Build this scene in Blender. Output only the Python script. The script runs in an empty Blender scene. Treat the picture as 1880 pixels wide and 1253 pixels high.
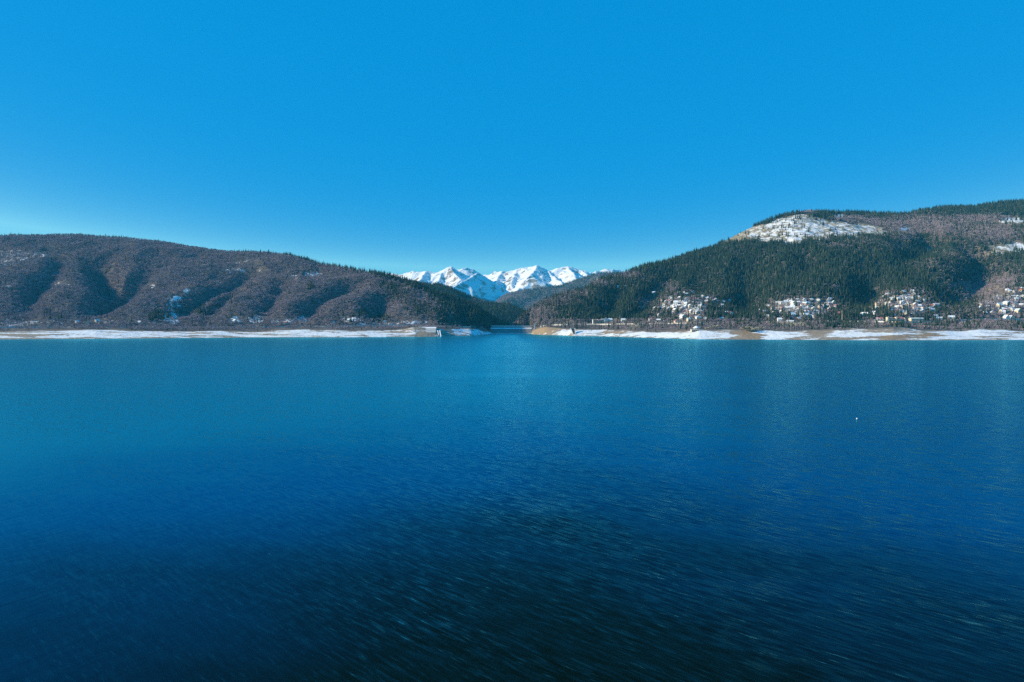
import bpy, bmesh, math, random
import numpy as np
from mathutils import Vector

rnd = random.Random(11)
rng = np.random.default_rng(7)
sc = bpy.context.scene
COL = sc.collection

# ------------------------------------------------------------------ camera
F, CX, HY, CH = 1254.0, 940.0, 590.0, 35.0      # focal length in photo pixels, centre column, horizon row, eye height in metres
cam_data = bpy.data.cameras.new('camera')
cam = bpy.data.objects.new('camera', cam_data)
COL.objects.link(cam)
cam.location = (0, 0, CH)
cam.rotation_euler = (math.pi / 2, 0, 0)
cam_data.sensor_width = 36.0
cam_data.lens = 36.0 * F / 1880.0
cam_data.shift_y = -36.5 / 1880.0
cam_data.clip_start = 0.5
cam_data.clip_end = 90000.0
sc.camera = cam

# ------------------------------------------------------------------ sky and sun
SUN_EL, SUN_ROT = 23.5, 267.0
world = bpy.data.worlds.new('World')
sc.world = world
world.use_nodes = True
nt = world.node_tree
sky = nt.nodes.new('ShaderNodeTexSky')
sky.sky_type = 'NISHITA'
sky.sun_disc = False
sky.sun_elevation = math.radians(SUN_EL)
sky.sun_rotation = math.radians(SUN_ROT)
sky.altitude = 1200.0
sky.air_density = 1.0
sky.dust_density = 0.15
sky.ozone_density = 8.0
# the photograph's cool, saturated grade: a gain and a gamma for each channel of the sky
SKY_STRENGTH = 0.12
split = nt.nodes.new('ShaderNodeSeparateColor')
join_ = nt.nodes.new('ShaderNodeCombineColor')
nt.links.new(sky.outputs[0], split.inputs[0])
graded = []
for ch, (gain, gam) in enumerate(((1000.0, 5.2), (0.408, 0.20), (0.84, 0.18))):
    pw = nt.nodes.new('ShaderNodeMath')
    pw.operation = 'POWER'
    pw.inputs[1].default_value = gam
    ml = nt.nodes.new('ShaderNodeMath')
    ml.operation = 'MULTIPLY'
    ml.inputs[1].default_value = gain * SKY_STRENGTH ** (gam - 1)
    nt.links.new(split.outputs[ch], pw.inputs[0])
    nt.links.new(pw.outputs[0], ml.inputs[0])
    cap = nt.nodes.new('ShaderNodeMath')         # the glow round the sun is left to the sun lamp
    cap.operation = 'MINIMUM'
    cap.inputs[1].default_value = (0.26, 0.55, 0.95)[ch] / SKY_STRENGTH
    nt.links.new(ml.outputs[0], cap.inputs[0])
    graded.append(cap)
lift = nt.nodes.new('ShaderNodeMath')            # the pale band near the horizon
lift.operation = 'MULTIPLY_ADD'
lift.inputs[1].default_value = 1.55
nt.links.new(graded[0].outputs[0], lift.inputs[0])
nt.links.new(graded[1].outputs[0], lift.inputs[2])
lift2 = nt.nodes.new('ShaderNodeMath')
lift2.operation = 'MULTIPLY_ADD'
lift2.inputs[1].default_value = 0.7
nt.links.new(graded[0].outputs[0], lift2.inputs[0])
nt.links.new(graded[2].outputs[0], lift2.inputs[2])
for ch, nd in enumerate((graded[0], lift, lift2)):
    nt.links.new(nd.outputs[0], join_.inputs[ch])
nt.links.new(join_.outputs[0], nt.nodes['Background'].inputs[0])
nt.nodes['Background'].inputs[1].default_value = SKY_STRENGTH * 0.735

sun_data = bpy.data.lights.new('sun', 'SUN')
sun_data.energy = 5.0
sun_data.angle = math.radians(0.5)
sun_data.color = (1.0, 0.86, 0.61)
sun = bpy.data.objects.new('sun', sun_data)
COL.objects.link(sun)
a, e = math.radians(SUN_ROT), math.radians(SUN_EL)
SUN_DIR = Vector((math.sin(a) * math.cos(e), math.cos(a) * math.cos(e), math.sin(e)))
sun.rotation_euler = SUN_DIR.to_track_quat('Z', 'Y').to_euler()

sc.view_settings.view_transform = 'Standard'
sc.view_settings.look = 'None'
sc.view_settings.gamma = 1.0
sc.view_settings.exposure = 0.45
sc.cycles.max_bounces = 6
sc.cycles.diffuse_bounces = 2
sc.cycles.glossy_bounces = 3
sc.cycles.use_denoising = False
sc.cycles.denoiser = 'OPENIMAGEDENOISE'
sc.cycles.denoising_input_passes = 'RGB_ALBEDO_NORMAL'
sc.cycles.denoising_prefilter = 'ACCURATE'
sc.cycles.volume_bounces = 0
sc.cycles.sample_clamp_indirect = 4.0


# ------------------------------------------------------------------ helpers
def at(px, py, Y):
    return np.array([(px - CX) / F * Y, Y, CH + (HY - py) / F * Y])


def water_y(py):
    return F * CH / (py - HY)


def tag(o, label=None, cat=None, group=None, kind=None):
    if label: o['label'] = label
    if cat: o['category'] = cat
    if group: o['group'] = group
    if kind: o['kind'] = kind
    return o


def empty(name, loc, rz=0.0):
    o = bpy.data.objects.new(name, None)
    COL.objects.link(o)
    o.location = loc
    o.rotation_euler = (0, 0, rz)
    o.empty_display_size = 1.0
    return o


def link(name, me, parent=None, mat=None):
    o = bpy.data.objects.new(name, me)
    COL.objects.link(o)
    if mat is not None:
        me.materials.clear()
        me.materials.append(mat)
    if parent is not None:
        o.parent = parent
    return o


def mesh(name, verts, faces, mat=None, smooth=False):
    me = bpy.data.meshes.new(name)
    me.from_pydata([tuple(map(float, v)) for v in verts], [], [tuple(map(int, f)) for f in faces])
    if mat is not None: me.materials.append(mat)
    if smooth:
        me.polygons.foreach_set('use_smooth', [True] * len(me.polygons))
    me.update()
    return me


class MB:
    """collects boxes and prisms into one mesh"""
    def __init__(self):
        self.v, self.f = [], []

    def add(self, vs, fs):
        n = len(self.v)
        self.v += [tuple(v) for v in vs]
        self.f += [tuple(n + i for i in f) for f in fs]
        return self

    def box(self, x0, x1, y0, y1, z0, z1):
        return self.add([(x0, y0, z0), (x1, y0, z0), (x1, y1, z0), (x0, y1, z0), (x0, y0, z1), (x1, y0, z1), (x1, y1, z1), (x0, y1, z1)],
                        [(3, 2, 1, 0), (4, 5, 6, 7), (0, 1, 5, 4), (1, 2, 6, 5), (2, 3, 7, 6), (3, 0, 4, 7)])

    def cyl(self, x, y, z0, z1, r0, r1, n=12):
        vs = []
        for z, r in ((z0, r0), (z1, r1)):
            vs += [(x + r * math.cos(2 * math.pi * i / n), y + r * math.sin(2 * math.pi * i / n), z) for i in range(n)]
        fs = [(i, (i + 1) % n, n + (i + 1) % n, n + i) for i in range(n)] + [tuple(range(n - 1, -1, -1)), tuple(range(n, 2 * n))]
        return self.add(vs, fs)

    def lathe(self, prof, n=16, c=(0, 0)):
        vs = []
        for r, z in prof:
            vs += [(c[0] + r * math.cos(2 * math.pi * i / n), c[1] + r * math.sin(2 * math.pi * i / n), z) for i in range(n)]
        fs = []
        for k in range(len(prof) - 1):
            fs += [(k * n + i, k * n + (i + 1) % n, (k + 1) * n + (i + 1) % n, (k + 1) * n + i) for i in range(n)]
        fs.append(tuple(range(n - 1, -1, -1)))
        fs.append(tuple((len(prof) - 1) * n + i for i in range(n)))
        return self.add(vs, fs)

    def mesh(self, name, mat=None, smooth=False):
        return mesh(name, self.v, self.f, mat, smooth)

    def build(self, name, mat, parent=None, smooth=False):
        return link(name, self.mesh(name, mat, smooth), parent)


def hash2(ix, iy, seed):
    h = (ix.astype(np.int64) * 374761393 + iy.astype(np.int64) * 668265263 + seed * 144665) & 0x7fffffff
    h = ((h ^ (h >> 13)) * 1274126177) & 0x7fffffff
    return ((h ^ (h >> 16)) & 0xffffff) / float(0xffffff)


def vnoise(x, y, seed=0):
    x, y = np.asarray(x, float), np.asarray(y, float)
    ix, iy = np.floor(x), np.floor(y)
    fx, fy = x - ix, y - iy
    fx, fy = fx * fx * fx * (fx * (6 * fx - 15) + 10), fy * fy * fy * (fy * (6 * fy - 15) + 10)
    ix, iy = ix.astype(np.int64), iy.astype(np.int64)
    A, B = hash2(ix, iy, seed), hash2(ix + 1, iy, seed)
    C, D = hash2(ix, iy + 1, seed), hash2(ix + 1, iy + 1, seed)
    return (A + (B - A) * fx) * (1 - fy) + (C + (D - C) * fx) * fy


def fbm(x, y, oct=4, seed=0, gain=0.5):
    s, amp, tot = 0.0, 1.0, 0.0
    for k in range(oct):
        s = s + amp * (vnoise(x * 2 ** k + 17.3 * k, y * 2 ** k - 9.1 * k, seed + k) - 0.5)
        tot += amp
        amp *= gain
    return s / tot * 2


def ridged(x, y, oct=4, seed=0, gain=0.5):
    s, amp, tot = 0.0, 1.0, 0.0
    for k in range(oct):
        n = 1 - np.abs(2 * vnoise(x * 2 ** k + 5.3 * k, y * 2 ** k + 3.1 * k, seed + k) - 1)
        s = s + amp * n * n
        tot += amp
        amp *= gain
    return s / tot


def sstep(a0, b0, x):
    t = np.clip((x - a0) / (b0 - a0), 0, 1)
    return t * t * (3 - 2 * t)


def interp(pts, x):
    p = np.array(pts, float)
    return np.interp(x, p[:, 0], p[:, 1])


def inpoly(px, py, poly):
    px, py = np.asarray(px), np.asarray(py)
    r = np.zeros(px.shape, bool)
    n = len(poly)
    for i in range(n):
        x0, y0 = poly[i]
        x1, y1 = poly[(i + 1) % n]
        c = ((y0 > py) != (y1 > py))
        with np.errstate(divide='ignore', invalid='ignore'):
            r ^= c & (px < (x1 - x0) * (py - y0) / ((y1 - y0) if y1 != y0 else 1e-9) + x0)
    return r


def blobs(px, py, lst):
    s = np.zeros(np.shape(px))
    for cx, cy, rx, ry, amt in lst:
        d = ((px - cx) / rx) ** 2 + ((py - cy) / ry) ** 2
        s = np.maximum(s, amt * np.exp(-d * d))
    return s


def segdist(X, Y, pts):
    """distance to a polyline and position along it (0..1)"""
    best = np.full(X.shape, 1e9)
    pos = np.zeros(X.shape)
    n = len(pts) - 1
    for i in range(n):
        ax, ay = pts[i][:2]
        bx, by = pts[i + 1][:2]
        dx, dy = bx - ax, by - ay
        t = np.clip(((X - ax) * dx + (Y - ay) * dy) / (dx * dx + dy * dy + 1e-9), 0, 1)
        d = np.hypot(X - ax - t * dx, Y - ay - t * dy)
        m = d < best
        best = np.where(m, d, best)
        pos = np.where(m, (i + t) / n, pos)
    return best, pos


# ------------------------------------------------------------------ materials
def newmat(name):
    m = bpy.data.materials.new(name)
    m.use_nodes = True
    n = m.node_tree
    return m, n, n.nodes['Principled BSDF'], n.nodes.new, n.links.new


def setrgb(sock, c):
    sock.default_value = (c[0], c[1], c[2], 1)


def plain(name, c, rough=0.8, vary=0.12, scale=0.6, snow=0.0):
    m, n, b, N, L = newmat(name)
    tc = N('ShaderNodeTexCoord')
    nz = N('ShaderNodeTexNoise')
    nz.inputs['Scale'].default_value = scale
    nz.inputs['Detail'].default_value = 4
    L(tc.outputs['Object'], nz.inputs['Vector'])
    r = N('ShaderNodeValToRGB')
    r.color_ramp.elements[0].position = 0.3
    r.color_ramp.elements[1].position = 0.7
    setattr(r.color_ramp.elements[0], 'color', (c[0] * (1 - vary), c[1] * (1 - vary), c[2] * (1 - vary), 1))
    setattr(r.color_ramp.elements[1], 'color', (min(1, c[0] * (1 + vary)), min(1, c[1] * (1 + vary)), min(1, c[2] * (1 + vary)), 1))
    L(nz.outputs['Fac'], r.inputs[0])
    out = r.outputs[0]
    if snow > 0:
        nz2 = N('ShaderNodeTexNoise')
        nz2.inputs['Scale'].default_value = 0.35
        nz2.inputs['Detail'].default_value = 3
        L(tc.outputs['Object'], nz2.inputs['Vector'])
        mr = N('ShaderNodeMapRange')
        mr.inputs[1].default_value = 0.62 - snow * 0.3
        mr.inputs[2].default_value = 0.70 - snow * 0.3
        L(nz2.outputs['Fac'], mr.inputs[0])
        mx = N('ShaderNodeMixRGB')
        L(mr.outputs[0], mx.inputs[0])
        L(out, mx.inputs[1])
        setrgb(mx.inputs[2], (0.80, 0.82, 0.84))
        out = mx.outputs[0]
    L(out, b.inputs['Base Color'])
    b.inputs['Roughness'].default_value = rough
    b.inputs['Specular IOR Level'].default_value = 0.25
    return m


def foliage(name, c0, c1, c2=None):
    m, n, b, N, L = newmat(name)
    oi = N('ShaderNodeObjectInfo')
    r = N('ShaderNodeValToRGB')
    r.color_ramp.elements[0].color = (*c0, 1)
    r.color_ramp.elements[1].color = (*c1, 1)
    if c2:
        r.color_ramp.elements[1].position = 0.8
        el = r.color_ramp.elements.new(1.0)
        el.color = (*c2, 1)
    L(oi.outputs['Random'], r.inputs[0])
    L(r.outputs[0], b.inputs['Base Color'])
    b.inputs['Roughness'].default_value = 0.85
    b.inputs['Specular IOR Level'].default_value = 0.15
    return m


M_CONIFER = foliage('conifer_needles', (0.012, 0.034, 0.028), (0.042, 0.068, 0.046), (0.105, 0.115, 0.075))
M_BARE = foliage('bare_twigs', (0.27, 0.212, 0.245), (0.41, 0.335, 0.365), (0.52, 0.45, 0.43))
M_THICKET = foliage('thicket_twigs', (0.46, 0.42, 0.31), (0.56, 0.50, 0.38))
M_TRUNK = plain('tree_bark', (0.13, 0.10, 0.08))
M_PALEBARK = plain('pale_bark', (0.34, 0.31, 0.28))


def ground_material(name, floor0, floor1, snow_scale=0.02, bank=True):
    """forest floor, drawdown bank and snow; vertex attributes say where the snow lies and where bare soil shows"""
    m, n, b, N, L = newmat(name)
    tc = N('ShaderNodeTexCoord')

    def noise(scale, detail, vec=None, rough=0.55):
        z = N('ShaderNodeTexNoise')
        z.inputs['Scale'].default_value = scale
        z.inputs['Detail'].default_value = detail
        z.inputs['Roughness'].default_value = rough
        L(vec or tc.outputs['Object'], z.inputs['Vector'])
        return z.outputs['Fac']

    def mixc(f, c1, c2):
        x = N('ShaderNodeMixRGB')
        for s, v in ((x.inputs[0], f), (x.inputs[1], c1), (x.inputs[2], c2)):
            if isinstance(v, tuple): setrgb(s, v)
            else: L(v, s)
        return x.outputs[0]

    def math_(op, p, q):
        x = N('ShaderNodeMath')
        x.operation = op
        for s, v in ((x.inputs[0], p), (x.inputs[1], q)):
            if isinstance(v, (int, float)): s.default_value = v
            else: L(v, s)
        return x.outputs[0]

    def rng_(f, lo, hi):
        x = N('ShaderNodeMapRange')
        x.inputs[1].default_value = lo
        x.inputs[2].default_value = hi
        L(f, x.inputs[0])
        return x.outputs[0]

    def attr(nm):
        x = N('ShaderNodeAttribute')
        x.attribute_name = nm
        return x.outputs['Fac']

    floor = mixc(rng_(noise(0.03, 5), 0.35, 0.65), floor0, floor1)
    grass = mixc(rng_(noise(0.05, 4), 0.4, 0.62), (0.34, 0.28, 0.18), (0.20, 0.16, 0.10))
    floor = mixc(attr('grass'), floor, grass)
    soil = mixc(rng_(noise(0.06, 4), 0.35, 0.65), (0.37, 0.285, 0.205), (0.25, 0.21, 0.165))
    soil = mixc(rng_(math_('ADD', attr('ochre'), math_('MULTIPLY', noise(0.03, 3), 0.5)), 0.55, 0.95), soil, (0.32, 0.222, 0.135))
    base = mixc(attr('bank'), floor, soil)
    mp = N('ShaderNodeMapping')
    mp.inputs['Scale'].default_value = (0.22, 1.0, 2.2)
    L(tc.outputs['Object'], mp.inputs['Vector'])
    st = noise(0.055, 5, mp.outputs[0], 0.6)
    fine = noise(0.13, 5, None, 0.7)
    iso = math_('ADD', math_('MULTIPLY', noise(0.045, 4, None, 0.6), 1.0), math_('MULTIPLY', fine, 1.1))
    iso = math_('SUBTRACT', iso, 0.55)
    nz = math_('ADD', math_('MULTIPLY', st, 2.0), math_('MULTIPLY', fine, 0.6))
    nz = math_('SUBTRACT', nz, 0.80)
    ban = attr('bank')
    nz = math_('ADD', math_('MULTIPLY', nz, ban), math_('MULTIPLY', iso, math_('SUBTRACT', 1.0, ban)))
    s = math_('ADD', attr('snow'), nz)          # snow 0.5 = half covered
    mask = rng_(s, 0.96, 1.04)
    snowc = mixc(rng_(noise(0.02, 3), 0.3, 0.7), (0.84, 0.85, 0.86), (0.72, 0.745, 0.77))
    L(mixc(mask, base, snowc), b.inputs['Base Color'])
    b.inputs['Roughness'].default_value = 0.9
    b.inputs['Specular IOR Level'].default_value = 0.15
    bp = N('ShaderNodeBump')
    bp.inputs['Strength'].default_value = 0.6
    bp.inputs['Distance'].default_value = 3.0
    L(noise(0.12, 6), bp.inputs['Height'])
    L(bp.outputs[0], b.inputs['Normal'])
    return m


M_GROUND = ground_material('forest_floor', (0.105, 0.088, 0.080), (0.165, 0.138, 0.122))


def mountain_material():
    m, n, b, N, L = newmat('alpine_snow_and_rock')
    tc = N('ShaderNodeTexCoord')
    geo = N('ShaderNodeNewGeometry')
    sep = N('ShaderNodeSeparateXYZ')
    L(geo.outputs['Normal'], sep.inputs[0])
    pos = N('ShaderNodeSeparateXYZ')
    L(geo.outputs['Position'], pos.inputs[0])

    def noise(scale, detail, rough=0.6):
        z = N('ShaderNodeTexNoise')
        z.inputs['Scale'].default_value = scale
        z.inputs['Detail'].default_value = detail
        z.inputs['Roughness'].default_value = rough
        L(tc.outputs['Object'], z.inputs['Vector'])
        return z.outputs['Fac']

    def mth(op, p, q):
        x = N('ShaderNodeMath')
        x.operation = op
        for s, v in ((x.inputs[0], p), (x.inputs[1], q)):
            if isinstance(v, (int, float)): s.default_value = v
            else: L(v, s)
        return x.outputs[0]

    def mr(f, lo, hi):
        x = N('ShaderNodeMapRange')
        x.inputs[1].default_value = lo
        x.inputs[2].default_value = hi
        L(f, x.inputs[0])
        return x.outputs[0]

    def mix(f, c1, c2):
        x = N('ShaderNodeMixRGB')
        for s, v in ((x.inputs[0], f), (x.inputs[1], c1), (x.inputs[2], c2)):
            if isinstance(v, tuple): setrgb(s, v)
            else: L(v, s)
        return x.outputs[0]

    steep = mth('SUBTRACT', 1.0, sep.outputs['Z'])
    rock = mth('ADD', mth('MULTIPLY', steep, 1.3), mth('ADD', mth('MULTIPLY', noise(0.010, 6, 0.75), 1.6), -0.3))
    at_ = N('ShaderNodeAttribute')
    at_.attribute_name = 'rock'
    rock = mth('ADD', rock, mth('MULTIPLY', at_.outputs['Fac'], 0.5))
    rk = mr(rock, 0.83, 0.93)
    snow = (0.88, 0.88, 0.89)
    rockc = mix(mr(noise(0.02, 4), 0.4, 0.6), (0.20, 0.15, 0.12), (0.33, 0.26, 0.21))
    c = mix(rk, snow, rockc)
    bp = N('ShaderNodeBump')
    bp.inputs['Strength'].default_value = 0.7
    bp.inputs['Distance'].default_value = 25.0
    L(noise(0.014, 6, 0.65), bp.inputs['Height'])
    L(bp.outputs[0], b.inputs['Normal'])
    h = mth('ADD', pos.outputs['Z'], mth('MULTIPLY', noise(0.004, 6, 0.65), 260.0))
    low = mr(h, 450.0, 390.0)
    c = mix(low, c, mix(mr(noise(0.01, 5), 0.4, 0.6), (0.10, 0.10, 0.105), (0.24, 0.235, 0.23)))
    L(c, b.inputs['Base Color'])
    b.inputs['Roughness'].default_value = 0.9
    b.inputs['Specular IOR Level'].default_value = 0.1
    return m


def water_material():
    m, n, b, N, L = newmat('lake_water')
    tc = N('ShaderNodeTexCoord')

    def mapping(rot, sx, sy, warp=None):
        # coordinates whose x runs along the crests and y across them
        mp = N('ShaderNodeMapping')
        mp.vector_type = 'TEXTURE'
        mp.inputs['Rotation'].default_value = (0, 0, math.radians(rot))
        mp.inputs['Scale'].default_value = (sx, sy, 1)
        L(warp or tc.outputs['Object'], mp.inputs['Vector'])
        return mp.outputs[0]

    def noise(vec, scale=1.0, detail=2, rough=0.5, dist=0.0):
        z = N('ShaderNodeTexNoise')
        z.inputs['Scale'].default_value = scale
        z.inputs['Detail'].default_value = detail
        z.inputs['Roughness'].default_value = rough
        z.inputs['Distortion'].default_value = dist
        L(vec, z.inputs['Vector'])
        return z.outputs['Fac']

    def mth(op, p, q):
        x = N('ShaderNodeMath')
        x.operation = op
        for s, v in ((x.inputs[0], p), (x.inputs[1], q)):
            if isinstance(v, (int, float)): s.default_value = v
            else: L(v, s)
        return x.outputs[0]

    def mr(f, lo, hi, a0=0.0, b0=1.0):
        x = N('ShaderNodeMapRange')
        x.interpolation_type = 'SMOOTHSTEP'
        for k, v in zip((1, 2, 3, 4), (lo, hi, a0, b0)): x.inputs[k].default_value = v
        L(f, x.inputs[0])
        return x.outputs[0]

    def cen(f, amp):
        return mth('MULTIPLY', mth('SUBTRACT', f, 0.5), amp)

    trains = [                                   # crest direction, length along, length across, slope amplitude
        (-45, 4.2, 0.56, 0.84), (-38, 2.4, 0.31, 0.30), (-33, 14.0, 1.7, 0.24), (62, 4.5, 0.9, 0.20)]
    # broad wind patches: stronger and weaker ripples
    patch = noise(mapping(-12, 260.0, 90.0), 1.0, 3, 0.5, 0.3)
    wind = mr(patch, 0.30, 0.70, 0.62, 1.18)
    gust = mr(noise(mapping(-45, 40.0, 14.0), 1.0, 3, 0.55, 0.5), 0.3, 0.7, 0.5, 1.6)
    sep = N('ShaderNodeSeparateXYZ')
    L(tc.outputs['Object'], sep.inputs[0])
    X, Y = sep.outputs['X'], sep.outputs['Y']
    # a calm slick lying across the lake, like an old wake
    arc = mth('ADD', 446.0, mth('MULTIPLY', mth('MULTIPLY', mth('ADD', X, 25.0), mth('ADD', X, 25.0)), -0.003))
    arc = mth('ADD', arc, cen(noise(mapping(0, 60.0, 60.0), 1.0, 2), 14.0))
    dist = mth('ABSOLUTE', mth('SUBTRACT', Y, arc), 0.0)
    slick = mth('MULTIPLY', mr(dist, 7.0, 30.0, 1.0, 0.0), mr(mth('ABSOLUTE', mth('ADD', X, 10.0), 0.0), 40.0, 110.0, 1.0, 0.0))
    calm = mth('SUBTRACT', 1.0, mth('MULTIPLY', slick, 0.92))
    sx = sy = None
    for k, (rot, la, lc, amp) in enumerate(trains):
        f = cen(noise(mapping(rot, la, lc), 1.0, 3, 0.55, 0.35), amp)
        f = mth('MULTIPLY', f, wind if k not in (0, 2) else mth('MULTIPLY', wind, gust))
        r = math.radians(rot)
        px, py = mth('MULTIPLY', f, math.sin(r)), mth('MULTIPLY', f, -math.cos(r))
        sx = px if sx is None else mth('ADD', sx, px)
        sy = py if sy is None else mth('ADD', sy, py)
    # sharp wavelet crests leaning away, sparse and broken
    g = noise(mapping(-43, 2.8, 0.29), 1.0, 2, 0.5, 0.2)
    g = mth('MULTIPLY', mth('MAXIMUM', mth('SUBTRACT', g, 0.60), 0.0), mth('MULTIPLY', gust, 2.4))
    sx, sy = mth('ADD', sx, mth('MULTIPLY', g, 0.68)), mth('ADD', sy, mth('MULTIPLY', g, 0.73))
    sx, sy = mth('MULTIPLY', sx, calm), mth('MULTIPLY', sy, calm)
    cmb = N('ShaderNodeCombineXYZ')
    L(sx, cmb.inputs[0]); L(sy, cmb.inputs[1]); cmb.inputs[2].default_value = 1.0
    nrm = N('ShaderNodeVectorMath')
    nrm.operation = 'NORMALIZE'
    L(cmb.outputs[0], nrm.inputs[0])
    # light falloff painted into the water colour: dark nearby, blue beyond, teal towards left
    blue_light = mth('ADD', Y, cen(noise(mapping(-20, 90.0, 50.0), 1.0, 3), 130.0))
    blue_light = mth('ADD', blue_light, mth('MULTIPLY', mth('ABSOLUTE', mth('ADD', X, -10.0), 0.0), 0.75))
    blue_light = mr(blue_light, 78.0, 195.0)
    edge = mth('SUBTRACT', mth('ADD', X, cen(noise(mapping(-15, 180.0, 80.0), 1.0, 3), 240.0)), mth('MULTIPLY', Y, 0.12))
    teal_light = mr(edge, -80.0, 130.0, 1.0, 0.0)
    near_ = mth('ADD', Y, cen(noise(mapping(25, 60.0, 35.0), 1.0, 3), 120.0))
    teal_light = mth('MULTIPLY', teal_light, mr(mth('ADD', near_, mth('MULTIPLY', mth('ABSOLUTE', X, 0.0), 0.9)), 175.0, 350.0))
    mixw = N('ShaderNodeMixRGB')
    L(blue_light, mixw.inputs[0])
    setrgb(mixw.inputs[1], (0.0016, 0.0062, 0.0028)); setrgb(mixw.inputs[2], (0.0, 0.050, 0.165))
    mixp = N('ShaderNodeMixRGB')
    L(teal_light, mixp.inputs[0])
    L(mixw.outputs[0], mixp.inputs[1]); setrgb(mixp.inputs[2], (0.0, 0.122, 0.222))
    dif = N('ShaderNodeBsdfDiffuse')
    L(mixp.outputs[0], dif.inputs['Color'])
    gl = N('ShaderNodeBsdfGlossy')
    setrgb(gl.inputs['Color'], (0.20, 0.80, 0.86))
    gl.inputs['Roughness'].default_value = 0.20
    L(nrm.outputs[0], gl.inputs['Normal'])
    fr = N('ShaderNodeFresnel')
    fr.inputs['IOR'].default_value = 1.333
    L(nrm.outputs[0], fr.inputs['Normal'])
    fac = mth('MINIMUM', mth('MULTIPLY', mth('POWER', fr.outputs[0], 1.5), 1.40), 1.0)
    ms = N('ShaderNodeMixShader')
    L(fac, ms.inputs[0]); L(dif.outputs[0], ms.inputs[1]); L(gl.outputs[0], ms.inputs[2])
    n.nodes.remove(b)
    L(ms.outputs[0], n.nodes['Material Output'].inputs['Surface'])
    return m


# ------------------------------------------------------------------ hills as sheets through measured contour rows
class Hill:
    def __init__(self, px, rows, counts, prof=1.0):
        """rows: list of (Y array, z array) over the columns px; counts: subdivisions between rows"""
        self.px = px
        Ys, Zs, V = [], [], []
        for k in range(len(rows) - 1):
            n = counts[k]
            for i in range(n):
                t = i / n
                tz = t ** prof if k == len(rows) - 3 else t
                Ys.append(rows[k][0] * (1 - t) + rows[k + 1][0] * t)
                Zs.append(rows[k][1] * (1 - tz) + rows[k + 1][1] * tz)
                V.append(k + t)
        Ys.append(rows[-1][0]); Zs.append(rows[-1][1]); V.append(len(rows) - 1)
        self.Y = np.array(Ys).T.copy()
        self.Z = np.array(Zs).T.copy()
        self.V = np.array(V)
        self.X = (px[:, None] - CX) / F * self.Y
        self.VV = np.broadcast_to(self.V, self.Y.shape)

    def PX(self): return np.broadcast_to(self.px[:, None], self.Y.shape)

    def PY(self): return HY - (self.Z - CH) / self.Y * F

    def point(self, px, py, first=True):
        """where the line of sight through this pixel first meets the hill: (x, y, z)"""
        f = (px - self.px[0]) / (self.px[1] - self.px[0])
        i = int(np.clip(f, 0, len(self.px) - 2))
        t = f - i
        Yc = self.Y[i] * (1 - t) + self.Y[i + 1] * t
        Zc = self.Z[i] * (1 - t) + self.Z[i + 1] * t
        P = HY - (Zc - CH) / Yc * F
        idx = np.nonzero(P <= py)[0]
        j = int(idx[0]) if len(idx) else int(np.argmin(P))
        j = max(j, 1)
        s = 0.0
        if P[j - 1] > P[j]: s = float(np.clip((P[j - 1] - py) / (P[j - 1] - P[j]), 0, 1))
        Yp = Yc[j - 1] * (1 - s) + Yc[j] * s
        Zp = Zc[j - 1] * (1 - s) + Zc[j] * s
        return np.array([(px - CX) / F * Yp, Yp, Zp])

    def carve(self, lines, amp, width, fade_rows):
        lo, hi, top0, top1 = fade_rows
        fade = sstep(lo, hi, self.VV) * (1 - sstep(top0, top1, self.VV))
        polys = [[self.point(*p)[:2] for p in ln] for ln in lines]
        dz = np.zeros(self.Z.shape)
        for pl in polys:
            d, pos = segdist(self.X, self.Y, pl)
            dz = np.maximum(dz, amp * np.exp(-(d / width) ** 2) * np.clip(np.sin(np.pi * np.clip(pos * 0.85 + 0.12, 0, 1)), 0, 1))
        self.Z -= dz * fade

    def rough(self, amp, wl, seed, fade_rows, kind=fbm):
        lo, hi, top0, top1 = fade_rows
        fade = sstep(lo, hi, self.VV) * (1 - 0.75 * sstep(top0, top1, self.VV))
        self.Z += amp * kind(self.X / wl, self.Y / wl, 4, seed) * fade

    def build(self, name, mat, attrs):
        n, m = self.Y.shape
        co = np.stack([self.X, self.Y, self.Z], -1).reshape(-1, 3)
        i = np.arange(n * m).reshape(n, m)
        q = np.stack([i[:-1, :-1], i[1:, :-1], i[1:, 1:], i[:-1, 1:]], -1).reshape(-1, 4)
        me = bpy.data.meshes.new(name)
        me.vertices.add(n * m)
        me.vertices.foreach_set('co', co.ravel())
        me.loops.add(q.size)
        me.loops.foreach_set('vertex_index', q.ravel().astype(np.int32))
        me.polygons.add(len(q))
        me.polygons.foreach_set('loop_start', np.arange(0, q.size, 4, dtype=np.int32))
        me.polygons.foreach_set('use_smooth', np.ones(len(q), bool))
        me.update(calc_edges=True)
        for k, v in attrs.items():
            at_ = me.attributes.new(k, 'FLOAT', 'POINT')
            at_.data.foreach_set('value', np.ascontiguousarray(v, np.float32).ravel())
        me.materials.append(mat)
        return link(name, me)


def zof(py, Y): return CH + (HY - np.asarray(py)) / F * Y


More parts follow.
